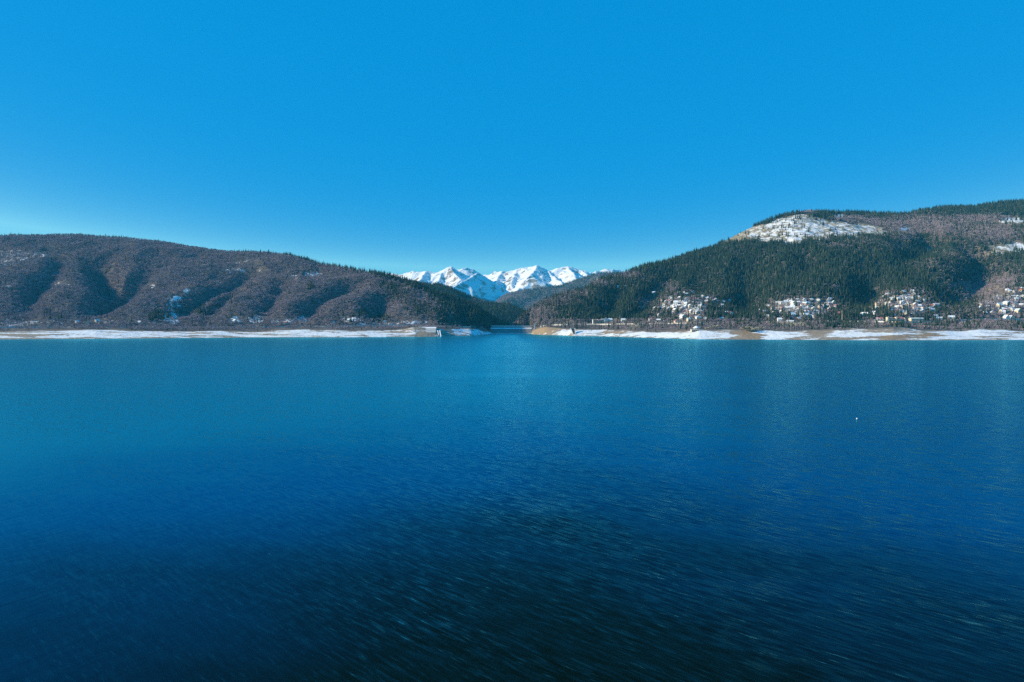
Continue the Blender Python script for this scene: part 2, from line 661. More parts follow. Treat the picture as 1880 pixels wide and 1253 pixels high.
WATER_LINE = [(-1200, 623.6), (0, 623.4), (110, 622.6), (222, 622), (330, 621), (450, 620), (652, 619.6), (804, 618.2), (864, 616.4), (883, 615.4), (906, 613.5), (964, 613.5),
              (975, 614.2), (1000, 615.4), (1030, 616.2), (1055, 617.2), (1104, 617.7), (1150, 619.2), (1284, 623.3), (1430, 624), (1640, 625.2), (1880, 624.4), (2500, 624.0)]
BANK_TOP = [(-1200, 609), (0, 610), (60, 608.5), (120, 606.5), (200, 607), (330, 608), (480, 609), (560, 606), (652, 608), (742, 606), (760, 601.5), (800, 602), (812, 604.5), (844, 604.2), (878, 606), (900, 611),
            (910, 613), (972, 612.5), (980, 607), (990, 603), (1007, 599.5), (1024, 602), (1042, 605), (1090, 606), (1163, 609.5), (1210, 609.5), (1240, 609), (1284, 607), (1358, 607), (1430, 606.5), (1500, 607), (1560, 606.5), (1640, 603), (1720, 608), (1760, 609), (1800, 607), (1880, 608), (2500, 606)]

# ---- left hill
L_CREST = [(-1200, 470), (-500, 448), (-200, 440), (0, 433), (60, 430), (110, 429), (180, 433), (250, 438), (310, 444), (330, 447), (390, 456), (450, 461), (490, 461), (530, 466), (560, 474), (600, 482), (650, 490), (690, 497), (700, 500),
           (732, 507), (772, 521), (790, 529), (812, 536), (839, 548), (875, 563), (899, 577), (923, 590), (941, 598), (960, 606)]
L_CRESTY = [(-1200, 2400), (0, 2450), (110, 2480), (300, 2420), (480, 2300), (600, 2180), (700, 2060), (760, 1990), (800, 1950), (850, 1960), (900, 1990), (945, 2020), (960, 2020)]
pxL = np.arange(-700, 961, 2.0)
cut = sstep(904, 912, pxL)
Yw = F * CH / (interp(WATER_LINE, pxL) - HY)
Yw = Yw * (1 - cut) + 1905 * cut
bank_w = interp([(-1200, 95), (700, 90), (760, 60), (800, 60), (850, 80), (905, 40), (960, 30)], pxL)
Yb = Yw + bank_w
zb = zof(interp(BANK_TOP, pxL), Yb) * (1 - cut) + 2.0 * cut
Yt = Yb + interp([(-1200, 130), (780, 110), (905, 30), (960, 20)], pxL)
zt = np.minimum(zof(interp([(-1200, 600), (640, 600), (760, 599), (820, 599), (870, 600), (900, 603), (960, 606)], pxL), Yt), zb + 14) * (1 - cut) + 5 * cut
Yc = interp(L_CRESTY, pxL)
zc = zof(interp(L_CREST, pxL) + interp([(-700, 4), (480, 4.5), (580, 6.5), (960, 6.5)], pxL), Yc)
left = Hill(pxL, [(Yw - 60, -9 + 0 * pxL), (Yw, 0 * pxL), (Yb, zb), (Yt, zt), (Yc, zc), (Yc + 260, zc - 45), (Yc + 900, np.minimum(zc - 250, -20))],
            [4, 12, 8, 120, 6, 4], 0.92)
# the last two rows are the far side; the climb is row 3 to 4
left.carve([[(140, 598), (165, 585), (195, 562), (212, 540), (235, 522), (262, 505), (285, 490)], [(205, 548), (196, 515), (182, 488), (168, 472)]], 62, 44, (3.0, 3.25, 3.8, 4.0))
left.carve([[(330, 600), (325, 582), (345, 562), (385, 542), (410, 532), (450, 508), (470, 492)], [(372, 594), (385, 576), (402, 552), (430, 535), (455, 528)]], 32, 34, (3.0, 3.2, 3.75, 4.0))
left.carve([[(545, 602), (557, 585), (577, 565), (602, 550), (640, 532), (670, 518)], [(695, 592), (690, 570), (702, 552), (728, 538)], [(40, 592), (62, 545), (100, 500), (120, 470)],
            [(478, 598), (490, 570), (510, 540), (520, 510)], [(-150, 590), (-100, 520), (-80, 480)]], 32, 32, (3.0, 3.2, 3.75, 4.0))
left.carve([[(738, 512), (770, 535), (800, 562), (822, 588), (832, 600)]], -34, 55, (2.6, 3.1, 3.8, 4.0))
left.rough(17, 170, 3, (3.0, 3.3, 3.8, 4.0))
left.rough(15, 115, 33, (3.0, 3.2, 3.85, 4.0), ridged)
left.rough(3.0, 45, 8, (2.0, 3.1, 3.8, 4.0))
left.rough(2.2, 60, 21, (1.02, 1.4, 4.2, 4.4))

# ---- right hill
R_CREST = [(944, 598), (953, 585), (964, 575), (988, 558), (1020, 544), (1052, 533), (1072, 534), (1084, 524), (1094, 514), (1102, 512), (1131, 504), (1147, 501), (1171, 492), (1195, 486), (1219, 481), (1240, 475),
           (1270, 464), (1300, 455), (1315, 450), (1337, 437), (1386, 414), (1439, 397), (1463, 390), (1485, 388), (1520, 390), (1537, 390), (1578, 390), (1664, 391), (1689, 386), (1732, 379), (1794, 378), (1824, 373), (1880, 368), (2050, 352), (2300, 350)]
R_CRESTY = [(944, 2010), (964, 2040), (988, 2080), (1052, 2150), (1100, 2180), (1171, 2250), (1240, 2330), (1300, 2420), (1386, 2560), (1463, 2620), (1537, 2660), (1664, 2720), (1732, 2800), (1880, 2900), (2300, 3000)]
pxR = np.arange(936, 2301, 2.0)
cutR = 1 - sstep(970, 980, pxR)
Yw = F * CH / (interp(WATER_LINE, pxR) - HY)
Yw = Yw * (1 - cutR) + 1905 * cutR
bank_w = interp([(936, 30), (985, 55), (1007, 70), (1060, 80), (1300, 95), (2300, 95)], pxR)
Yb = Yw + bank_w
zb = zof(interp(BANK_TOP, pxR), Yb) * (1 - cutR) + 3.0 * cutR
Yt = Yb + interp([(936, 25), (1000, 60), (1060, 110), (1200, 150), (2300, 170)], pxR)
zt = np.clip(zof(interp([(936, 604), (975, 600), (1000, 595), (1060, 594), (1200, 591), (1400, 592), (1600, 590), (1880, 588), (2300, 588)], pxR), Yt), zb + 1, zb + 22) * (1 - cutR) + 6 * cutR
Yc = interp(R_CRESTY, pxR)
zc = zof(interp(R_CREST, pxR) + interp([(936, 1), (1060, 3), (1300, 3), (1340, 1.5), (1470, 1.5), (1700, 3), (2300, 3)], pxR), Yc)
right = Hill(pxR, [(Yw - 60, -9 + 0 * pxR), (Yw, 0 * pxR), (Yb, zb), (Yt, zt), (Yc, zc), (Yc + 300, zc - 40), (Yc + 1100, np.minimum(zc - 300, -20))],
             [4, 12, 10, 130, 6, 4], 1.08)
FR = (3.0, 3.2, 3.8, 4.0)
right.carve([[(1150, 590), (1172, 560), (1198, 530), (1226, 505), (1248, 482)], [(1118, 588), (1115, 570), (1125, 545), (1150, 520)]], 42, 42, FR)
right.carve([[(1368, 588), (1374, 562), (1371, 525), (1380, 485), (1372, 460)], [(1572, 590), (1585, 555), (1603, 522), (1592, 480)]], 46, 55, FR)
right.carve([[(1738, 596), (1746, 566), (1765, 540), (1790, 515), (1812, 482), (1775, 455), (1740, 438)], [(1690, 470), (1712, 440), (1690, 415)]], 44, 52, FR)
right.carve([[(1660, 500), (1668, 470), (1650, 440)], [(1470, 500), (1480, 470), (1460, 452)], [(1290, 540), (1285, 505), (1295, 475)], [(1960, 590), (1960, 500), (1980, 420)]], 26, 42, FR)
right.rough(17, 190, 5, FR)
right.rough(9, 80, 35, FR, ridged)
right.rough(3.5, 50, 9, (2.2, 3.1, 3.8, 4.0))
right.rough(2.4, 55, 22, (1.02, 1.4, 4.2, 4.4))

# ---- second ridge behind the dam on the left, and the hazy hill closing the valley
pxB = np.arange(640, 1021, 2.0)
B_CREST = [(640, 512), (700, 513), (760, 518), (789, 523), (804, 523), (828, 529), (859, 545), (875, 551), (891, 556), (915, 559), (933, 562), (945, 566), (966, 574), (985, 592), (1020, 605)]
Yc = interp([(640, 3300), (800, 3150), (900, 2950), (1020, 2750)], pxB)
zc = zof(interp(B_CREST, pxB), Yc)
Y0 = interp([(640, 2150), (800, 2330), (900, 2560), (960, 2720), (1020, 2740)], pxB)
mid = Hill(pxB, [(Y0, -20 + 0 * pxB), (Y0 * 0.45 + Yc * 0.55, -20 + (zc + 20) * 0.62), (Yc - 60, zc - 14), (Yc, zc), (Yc + 400, zc - 120)], [20, 40, 10, 8])
mid.rough(14, 160, 31, (0.2, 0.6, 2.4, 3.0))
mid.rough(5, 60, 32, (0.2, 0.6, 2.6, 3.0))

pxC = np.arange(860, 1201, 2.0)
C_CREST = [(860, 590), (890, 570), (912, 554), (922, 546), (933, 540), (969, 533), (1000, 529), (1029, 525), (1048, 518), (1068, 511), (1084, 506), (1100, 502), (1120, 500.5), (1131, 500.5), (1150, 502), (1200, 505)]
Yc = interp([(860, 5900), (933, 5900), (1068, 6150), (1200, 6300)], pxC)
zc = zof(interp(C_CREST, pxC), Yc)
Y0 = 4400 + 0 * pxC
far = Hill(pxC, [(Y0, -20 + 0 * pxC), (Y0 * 0.4 + Yc * 0.6, -20 + (zc + 20) * 0.55), (Yc - 80, zc - 22), (Yc, zc), (Yc + 500, zc - 160)], [14, 36, 10, 8])
far.carve([[(935, 575), (955, 556), (985, 545), (1020, 536)], [(985, 560), (1010, 545), (1045, 530)], [(1050, 540), (1075, 522), (1095, 512)]], 65, 120, (0.3, 0.8, 2.6, 3.0))
far.rough(30, 340, 41, (0.2, 0.6, 2.4, 3.0))
far.rough(7, 80, 42, (0.2, 0.6, 2.6, 3.0))

# ---- what lies where on the hills (snow, soil, grass), in photo columns and rows of each surface point
SNOW_L = [(30, 470, 60, 16, .40), (85, 452, 30, 10, .30), (70, 468, 25, 10, .42), (15, 482, 25, 8, .45), (225, 452, 25, 8, .30), (112, 523, 22, 5, .42), (15, 526, 10, 4, .40), (275, 525, 12, 5, .5), (238, 550, 10, 4, .45), (318, 560, 16, 20, .50), (325, 547, 14, 8, .62),
          (315, 585, 22, 14, .50), (343, 534, 8, 5, .62), (372, 482, 22, 14, .36), (425, 498, 40, 6, .40), (445, 480, 22, 10, .34), (575, 504, 26, 6, .50), (540, 508, 14, 5, .46), (470, 500, 20, 20, .30), (20, 595, 60, 10, .42), (90, 592, 60, 8, .40), (200, 592, 60, 6, .34),
          (280, 595, 50, 6, .38), (430, 587, 16, 8, .52), (470, 587, 24, 9, .50), (520, 590, 30, 7, .46), (556, 586, 14, 7, .50), (640, 587, 36, 6, .50), (700, 596, 60, 5, .46), (755, 592, 40, 5, .46), (640, 570, 30, 12, .28), (735, 592, 20, 4, .5), (795, 578, 60, 30, .22)]
CLEARING = [(1318, 449), (1340, 438), (1386, 415), (1439, 401), (1463, 396), (1490, 396), (1520, 403), (1553, 411), (1600, 413), (1626, 422), (1632, 433), (1605, 437), (1570, 436), (1536, 437), (1500, 442), (1470, 447), (1440, 449), (1400, 447), (1375, 441), (1340, 449)]
SNOW_R = [(1540, 397, 14, 5, .62), (1660, 421, 13, 6, .62), (1700, 458, 18, 6, .46), (1730, 447, 20, 6, .40), (1702, 486, 8, 2.5, .5), (1860, 405, 32, 7, .58), (1865, 455, 46, 11, .54), (1835, 462, 18, 8, .46), (1570, 460, 16, 3, .40), (1370, 470, 4, 3, .4),
          (1255, 562, 75, 26, .46), (1250, 590, 80, 8, .40), (1470, 565, 85, 22, .46), (1660, 560, 66, 28, .53), (1640, 590, 60, 8, .48), (1720, 582, 80, 6, .40), (1840, 562, 50, 24, .48), (1700, 600, 110, 4, .36), (1150, 586, 30, 4, .4), (1010, 570, 30, 14, .18)]
BAREPATCH_R = [(1022, 552, 44, 14, .72), (1060, 540, 30, 10, .7), (1100, 522, 30, 7, .9), (990, 580, 30, 20, .9), (1150, 507, 25, 6, .9), (1600, 415, 60, 16, 1.), (1700, 420, 100, 26, 1.), (1560, 405, 40, 8, 1.), (1820, 430, 70, 24, .9), (1590, 447, 60, 6, .55), (1780, 470, 60, 16, .6),
               (1480, 390, 28, 3.5, 1.), (1640, 455, 30, 8, .6), (1790, 405, 80, 10, 1.), (1530, 455, 40, 5, .5), (1700, 490, 30, 8, .4), (1800, 535, 40, 14, .55), (1840, 520, 30, 10, .5), (1230, 530, 22, 10, .7), (1185, 560, 14, 16, .5), (1530, 530, 14, 4, .8)]


def bank_snow(px, V):
    """how much snow lies on the drawdown bank, by stretches of shore"""
    s = interp([(-700, .5), (0, .42), (100, .52), (250, .60), (450, .50), (560, .56), (690, .60), (770, .44), (845, .56), (910, .62), (975, .25), (1000, .22), (1035, .34), (1060, .56), (1120, .50), (1180, .58), (1290, .60), (1330, .42), (1375, .16), (1392, .5), (1420, .68), (1470, .48), (1520, .42), (1570, .58), (1610, .48), (1660, .32), (1710, .40),
                (1760, .58), (1800, .60), (1840, .45), (1880, .50), (2300, .5)], px)
    return s + interp([(900, -.03), (1000, 0.03), (2300, 0.03)], px)


def covers(h, snow_list, rside):
    V = h.VV
    PX = h.PX() + 26 * fbm(h.X / 70, h.Y / 16, 4, 41) * (V < 2.2)
    PY = h.PY()
    bank = sstep(0.2, 0.9, V) * (1 - sstep(1.94, 2.12, V + 0.12 * fbm(h.X / 30, h.Y / 30, 3, 77)))
    snow = blobs(PX, PY, snow_list) * (V > 1.9)
    snow = np.where(bank > 0, np.maximum(snow * (1 - bank), bank_snow(PX, V) * bank + 0.12 * (1 - np.abs(2 * (V - 1.5))) * bank - 0.20 * sstep(1.12, 1.0, V)), snow)
    grass = np.zeros(PX.shape)
    if rside:
        m = inpoly(PX + 9 * fbm(h.X / 45, h.Y / 45, 3, 6), PY + 6 * fbm(h.X / 50, h.Y / 50, 4, 5), CLEARING) & (V > 3)
        grass = m.astype(float)
        clearing_snow = np.clip(0.50 + 0.12 * fbm(h.X / 110, h.Y / 110, 3, 55) - 0.22 * sstep(1390, 1330, PX) - 0.12 * ((PX > 1470) & (PY > 432)), 0, 1)  # patchy snow cover in the clearing, thinner at its left end
        snow = np.where(m, np.maximum(clearing_snow, snow), snow)
        grass = np.maximum(grass, blobs(PX, PY, [(1855, 412, 40, 8, 1), (1840, 460, 60, 14, 1), (1820, 535, 40, 12, .7), (1095, 530, 30, 8, .6), (1790, 480, 40, 20, .5)]) * (V > 3))
        ochre = blobs(PX, PY, [(990, 606, 16, 12, 1), (1015, 604, 22, 10, .8), (1236, 605, 22, 6, 1.2), (1375, 615, 24, 10, .7), (1290, 607, 14, 4, 1), (1480, 612, 40, 6, .5), (1640, 617, 40, 6, .8), (1710, 616, 25, 5, .7), (1870, 615, 30, 6, .7), (1130, 610, 14, 5, .6)])
        snow = snow - blobs(PX, PY, [(1236, 605, 20, 4, .6), (1372, 616, 22, 8, .7), (1640, 618, 26, 3.5, .35), (1715, 615, 20, 3, .4), (1500, 612, 26, 4, .3), (1130, 611, 14, 3, .3), (990, 606, 16, 8, .2)])
    else:
        ochre = blobs(PX, PY, [(600, 604, 20, 4, .8), (770, 613, 14, 4, .4), (660, 615, 10, 3, .4)])
        snow = snow - blobs(PX, PY, [(60, 615, 60, 3, .2), (780, 613, 16, 4, .35), (662, 615, 12, 3, .4), (815, 611, 12, 5, .3)])
    return {'snow': snow, 'bank': bank, 'grass': grass, 'ochre': ochre}


zero = lambda h: np.zeros(h.Y.shape)
SNOW_L = [(a_, b_, c_, d_, min(e_ + 0.02, .56)) for a_, b_, c_, d_, e_ in SNOW_L]
covL, covR = covers(left, SNOW_L, False), covers(right, SNOW_R, True)
o = left.build('hills', M_GROUND, covL)
tag(o, 'long brown wooded hill on the left shore of the lake', 'hill', None, 'structure')
o = right.build('hills', M_GROUND, covR)
tag(o, 'tall dark hill with a snowy clearing near its summit, right of the dam', 'hill', None, 'structure')
o = mid.build('hills', M_GROUND, {'snow': zero(mid), 'bank': zero(mid), 'grass': zero(mid), 'ochre': zero(mid)})
tag(o, 'shaded ridge directly behind the dam', 'hill', None, 'structure')
o = far.build('hills', M_GROUND, {'snow': zero(far) + 0.2, 'bank': zero(far), 'grass': zero(far), 'ochre': zero(far)})
tag(o, 'hazy bluish hill closing the valley below the snow peaks', 'hill', None, 'structure')

# ------------------------------------------------------------------ snow mountains
RIDGES = [
    # (points px, py, Y), slope left, slope right
    ([(560, 512, 9600), (650, 508, 9400), (690, 503, 9200), (720, 500, 9200), (735, 502, 9100), (760, 499, 9000), (782, 497.5, 8900), (800, 501, 8900), (812, 497, 8800), (822, 492.5, 8800), (830, 492.5, 8800), (838, 499, 8850), (845, 498, 9000), (851, 491, 9100), (855, 491.5, 9150), (864, 495, 9300), (874, 499, 9400), (884, 504, 9500)], .62),
    ([(782, 497.5, 8900), (775, 508, 8500), (765, 522, 8000), (750, 540, 7400)], .70),
    ([(826, 492, 8800), (836, 506, 8450), (846, 513, 8200), (838, 521, 7900), (815, 535, 7400)], .72),
    ([(812, 497, 8800), (806, 512, 8400), (792, 528, 7900)], .75),
    ([(878, 501, 8200), (868, 507, 8000), (854, 514, 7800), (840, 521, 7600), (828, 529, 7400), (815, 545, 7000)], .74),
    ([(878, 501, 8200), (886, 508, 8350), (900, 518, 8500), (916, 528, 8650), (934, 539, 8800), (950, 552, 8900)], .74),
    ([(884, 506, 10500), (902, 502, 10400), (910, 500, 10300), (921, 498, 10200), (930, 499, 10200), (940, 496, 10200), (950, 494, 10100), (962, 492, 10000), (972, 490.5, 10000), (985, 488, 9900), (993, 491, 9950), (1000, 493, 10000), (1006, 498, 10100), (1015, 495, 10000), (1025, 491, 9900),
      (1040, 489, 9900), (1052, 490, 9900), (1060, 492, 9950), (1068, 496, 10000), (1080, 502, 10300), (1090, 501, 10700), (1100, 497, 11000), (1115, 493, 11000), (1122, 496, 11000), (1140, 497, 11200), (1200, 500, 11500), (1320, 510, 11800)], .60),
    ([(921, 498, 10200), (914, 508, 9700), (910, 520, 9200), (925, 538, 8600)], .62),
    ([(950, 494, 10100), (944, 506, 9600), (938, 520, 9100), (945, 538, 8500)], .60),
    ([(985, 488, 9900), (982, 497, 9500), (972, 506, 9200), (955, 522, 8800), (950, 540, 8300)], .60),
    ([(955, 524, 8700), (968, 515, 8750), (980, 510, 8800), (992, 514, 8850), (1006, 521, 8900), (1020, 530, 8900)], .66),
    ([(1000, 493, 10000), (1015, 506, 9500), (1030, 518, 9000), (1040, 535, 8500)], .60),
    ([(1043, 489, 9900), (1052, 502, 9400), (1060, 516, 9000), (1065, 530, 8600)], .62),
    ([(1062, 492, 9950), (1078, 503, 9600), (1092, 512, 9300), (1110, 525, 9000)], .62),
]
gx = np.arange(-3400, 3601, 15.0)
gy = np.arange(6600, 12001, 18.0)
GX, GY = np.meshgrid(gx, gy, indexing='ij')
wx = GX + 55 * fbm(GX / 260, GY / 260, 3, 91)
wy = GY + 55 * fbm(GX / 260, GY / 260, 3, 95)
H = np.full(GX.shape, -100.0)
for pts, slope in RIDGES:
    P = [at(*p) for p in pts]
    for i in range(len(P) - 1):
        A, B = P[i], P[i + 1]
        dx, dy = B[0] - A[0], B[1] - A[1]
        L2 = dx * dx + dy * dy
        t0 = ((GX - A[0]) * dx + (GY - A[1]) * dy) / L2
        tw = ((wx - A[0]) * dx + (wy - A[1]) * dy) / L2
        d0 = np.hypot(GX - A[0] - np.clip(t0, 0, 1) * dx, GY - A[1] - np.clip(t0, 0, 1) * dy)
        dw = np.hypot(wx - A[0] - np.clip(tw, 0, 1) * dx, wy - A[1] - np.clip(tw, 0, 1) * dy)
        w = sstep(20, 160, d0)
        d = d0 * (1 - w) + dw * w
        t = np.clip(t0, 0, 1)
        H = np.maximum(H, A[2] + (B[2] - A[2]) * t - slope * (0.72 * d + 0.28 * 500 * (1 - np.exp(-d / 500))))
detail = ridged(GX / 290, GY / 290, 4, 61) - 0.45
crest = sstep(0, 200, H)
H = H + 46 * detail * crest + 9 * fbm(GX / 60, GY / 60, 3, 66)
rock = blobs(CX + F * GX / GY, HY - (H - CH) / GY * F, [(853, 493, 12, 6, .5), (870, 498, 10, 4, .5), (828, 497, 7, 6, .5), (760, 500, 10, 3, .3), (980, 514, 14, 7, .4), (1066, 500, 10, 8, .2), (850, 530, 40, 10, .2), (995, 525, 30, 6, .25), (930, 520, 14, 12, .22), (800, 515, 20, 10, .2)])
mtn = Hill(np.arange(2.0), [(np.zeros(2), np.zeros(2)), (np.ones(2), np.zeros(2))], [1])
mtn.X, mtn.Y, mtn.Z = GX, GY, H
o = mtn.build('mountains', mountain_material(), {'rock': rock})
tag(o, 'distant range of snow covered peaks behind the dam', 'mountains', None, 'structure')

# ------------------------------------------------------------------ ground sheet and lake
R = 13500
o = link('terrain', mesh('terrain', [(-R, -R, -22), (R, -R, -22), (R, R, -22), (-R, R, -22)], [(0, 1, 2, 3)], plain('valley_floor', (0.16, 0.14, 0.11), vary=0.3, scale=0.004)))
tag(o, 'low ground under the lake and the hills', 'ground', None, 'structure')
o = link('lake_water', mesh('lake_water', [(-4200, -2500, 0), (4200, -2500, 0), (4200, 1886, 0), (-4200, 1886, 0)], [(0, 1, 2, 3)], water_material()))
tag(o, 'wide blue rippled lake filling the lower half of the view', 'lake', None, 'structure')


# ------------------------------------------------------------------ placing helpers
def zat(h, X, Y):
    px = CX + F * X / Y
    f = (px - h.px[0]) / (h.px[1] - h.px[0])
    i = int(np.clip(f, 0, len(h.px) - 2))
    t = min(max(f - i, 0), 1)
    Yc = h.Y[i] * (1 - t) + h.Y[i + 1] * t
    Zc = h.Z[i] * (1 - t) + h.Z[i + 1] * t
    return float(np.interp(Y, Yc, Zc))


def hill_of(px): return left if px < 945 else right


KEEPOUT = []                                     # (x, y, radius) where no tree grows

M_SNOW = plain('settled_snow', (0.82, 0.83, 0.85), 0.9, 0.05, 0.4)
M_SNOWROOF = plain('snow_covered_roof', (0.78, 0.79, 0.81), 0.9, 0.08, 0.5)
M_WHITE = plain('white_render', (0.76, 0.74, 0.70), 0.8, 0.06, 0.8)
M_CREAM = plain('cream_render', (0.68, 0.58, 0.42), 0.8, 0.08, 0.8)
M_BEIGE = plain('beige_render', (0.56, 0.47, 0.37), 0.8, 0.08, 0.8)
M_GREY = plain('grey_render', (0.42, 0.41, 0.40), 0.8, 0.10, 0.8)
M_WOOD = plain('dark_timber', (0.13, 0.085, 0.055), 0.8, 0.2, 1.2)
M_REDROOF = plain('red_roof_tiles', (0.36, 0.10, 0.075), 0.8, 0.15, 1.0, 0.25)
M_BROWNROOF = plain('brown_roof_tiles', (0.20, 0.115, 0.08), 0.8, 0.15, 1.0, 0.2)
M_GREYROOF = plain('grey_metal_roof', (0.33, 0.36, 0.40), 0.6, 0.10, 1.0, 0.3)
M_ORANGEROOF = plain('orange_roof_tiles', (0.52, 0.20, 0.10), 0.8, 0.1, 1.0)
M_CONCRETE = plain('weathered_concrete', (0.40, 0.38, 0.35), 0.85, 0.14, 0.25)
M_DARKCONC = plain('dark_concrete', (0.055, 0.052, 0.050), 0.8, 0.2, 0.3)  # plain dark tone for chutes, tower shaft and arch panels
M_PALECONC = plain('pale_concrete', (0.66, 0.63, 0.58), 0.85, 0.08, 0.3)
M_ROAD = plain('snow_dusted_road', (0.30, 0.30, 0.30), 0.9, 0.2, 0.1, 0.6)
M_STONE = plain('pale_limestone', (0.55, 0.50, 0.44), 0.9, 0.2, 0.8)
M_BUOY = plain('white_buoy_paint', (0.82, 0.82, 0.80), 0.4, 0.03, 2.0)
M_FLAG = plain('red_flag_cloth', (0.70, 0.22, 0.14), 0.8, 0.06, 0.6)
M_POLE = plain('pale_metal_pole', (0.60, 0.47, 0.42), 0.5, 0.05, 0.3)
M_RIPRAP = plain('rockfill_dam_face', (0.20, 0.20, 0.20), 0.9, 0.3, 0.22)
M_GLASS, _n, _b, _N, _L = newmat('window_glass')
setrgb(_b.inputs['Base Color'], (0.03, 0.04, 0.05))
_b.inputs['Roughness'].default_value = 0.1

WALLS = {'white': M_WHITE, 'cream': M_CREAM, 'beige': M_BEIGE, 'grey': M_GREY, 'timber': M_WOOD}
ROOFS = {'snow': M_SNOWROOF, 'red': M_REDROOF, 'brown': M_BROWNROOF, 'grey': M_GREYROOF, 'orange': M_ORANGEROOF}
ROOFWORD = {'snow': 'snow-covered roof', 'red': 'red roof', 'brown': 'brown roof', 'grey': 'grey roof', 'orange': 'orange roof'}


def gable_wall(w, d, h, rh, along_x):
    """walls with gables; the ridge runs along x or along y"""
    x, y, b = w / 2, d / 2, -4.0
    m = MB()
    if along_x:
        v = [(-x, -y, b), (x, -y, b), (x, y, b), (-x, y, b), (-x, -y, h), (x, -y, h), (x, y, h), (-x, y, h), (-x, 0, h + rh), (x, 0, h + rh)]
        f = [(0, 1, 5, 4), (2, 3, 7, 6), (1, 2, 6, 9, 5), (3, 0, 4, 8, 7), (4, 5, 9, 8), (6, 7, 8, 9), (3, 2, 1, 0)]
    else:
        v = [(-x, -y, b), (x, -y, b), (x, y, b), (-x, y, b), (-x, -y, h), (x, -y, h), (x, y, h), (-x, y, h), (0, -y, h + rh), (0, y, h + rh)]
        f = [(0, 1, 5, 8, 4), (2, 3, 7, 9, 6), (1, 2, 6, 5), (3, 0, 4, 7), (5, 6, 9, 8), (7, 4, 8, 9), (3, 2, 1, 0)]
    return m.add(v, f)


def gable_roof(w, d, h, rh, along_x, th=0.45, ov=0.7):
    m = MB()
    half = (d if along_x else w) / 2
    sl = rh / half
    e = half + ov
    ln = (w if along_x else d) / 2 + ov
    z0, z1, o2 = h - ov * sl + 0.06, h + rh + 0.06, th
    def P(a_, b_, z): return (a_, b_, z) if along_x else (b_, a_, z)
    prof = [(-e, z0), (0, z1), (e, z0), (e, z0 + o2), (0, z1 + o2 * 1.15), (-e, z0 + o2)]
    v = [P(-ln, p, z) for p, z in prof] + [P(ln, p, z) for p, z in prof]
    f = [(0, 1, 7, 6), (1, 2, 8, 7), (2, 3, 9, 8), (3, 4, 10, 9), (4, 5, 11, 10), (5, 0, 6, 11), (0, 5, 4, 1), (1, 4, 3, 2), (6, 7, 10, 11), (7, 8, 9, 10)]
    if not along_x: f = [tuple(reversed(q)) for q in f]
    return m.add(v, f)


def window_mesh(x, z, y, w=1.3, h=1.5):
    return MB().box(x - w / 2, x + w / 2, y - 0.06, y + 0.05, z - h / 2, z + h / 2)


def make_house(px, py, w, d, h, rh, wall, roof, rz, along_x, name='house', balcony=False, rows=None, chimney=True):
    hl = hill_of(px)
    p = hl.point(px, py)
    hh = math.hypot(w, d) / 2
    z = p[2]
    root = empty(name, (p[0], p[1] + d / 2, z), rz)
    KEEPOUT.append((p[0], p[1] + d / 2, hh + 2.5))
    KEEPOUT.append((p[0] * (1 - 10 / p[1]), p[1] - hh - 7, hh * 0.75))
    gable_wall(w, d, h, rh, along_x).build('wall', WALLS[wall], root)
    r = gable_roof(w, d, h, rh, along_x).build('roof', ROOFS[roof], root)
    if chimney:
        MB().box(w * 0.18, w * 0.18 + 0.8, -0.4, 0.4, h + rh * 0.35, h + rh + 1.3).build('chimney', M_GREY, r)
    nrow = rows or max(1, int(h / 2.8))
    ncol = max(2, int(w / 3.6))
    for k in range(nrow):
        for i in range(ncol):
            xx = (i + 0.5) / ncol * w - w / 2
            window_mesh(xx, 1.5 + k * 2.8, -d / 2).build('window', M_GLASS, root)
    if balcony and nrow > 1:
        for k in range(1, nrow):
            MB().box(-w * 0.46, w * 0.46, -d / 2 - 1.3, -d / 2 - 0.05, k * 2.8 - 0.2, k * 2.8 + 0.75).build('balcony', M_WOOD if wall != 'timber' else M_WHITE, root)
    root['_look'] = '%s %s' % (wall, roof)
    return root


# ------------------------------------------------------------------ village houses, read off the photograph cluster by cluster
def conv(lst, ox, oy, s): return [(ox + c[0] / s, oy + c[1] / s) + tuple(c[2:]) for c in lst]


C1 = conv([(340, 255), (545, 310, 'W'), (650, 245, 'B'), (710, 252, 'G'), (665, 322, 'WL'), (742, 268), (815, 242, 'W'), (880, 252), (940, 302, 'UL'), (1000, 322, 'W'), (1052, 316, 'R'), (845, 332), (520, 352, 'R'), (565, 366), (615, 382, 'WL'), (715, 372, 'GL'), (800, 372),
            (885, 372, 'R'), (922, 388), (990, 362), (1110, 342, 'G'), (1115, 388), (470, 392), (530, 402), (650, 412), (740, 418), (790, 416), (910, 416, 'W'), (700, 438), (600, 462), (830, 452), (875, 456, 'WL'), (755, 486), (868, 486, 'F'), (922, 482), (215, 432, 'W'), (280, 436, 'C'),
            (415, 436), (405, 526), (355, 442), (700, 555, 'WL'), (800, 556), (890, 550, 'F'), (975, 566, 'W'), (770, 586), (620, 606), (300, 582, 'R'), (400, 596), (1180, 572), (1240, 496, 'W'), (1110, 502), (1290, 500, 'R'), (1300, 522, 'C'), (1190, 366), (1270, 350, 'G'), (440, 345), (1060, 350), (960, 440, 'B'), (570, 420, 'C'), (490, 366, 'G')], 1150, 500, 6.714)
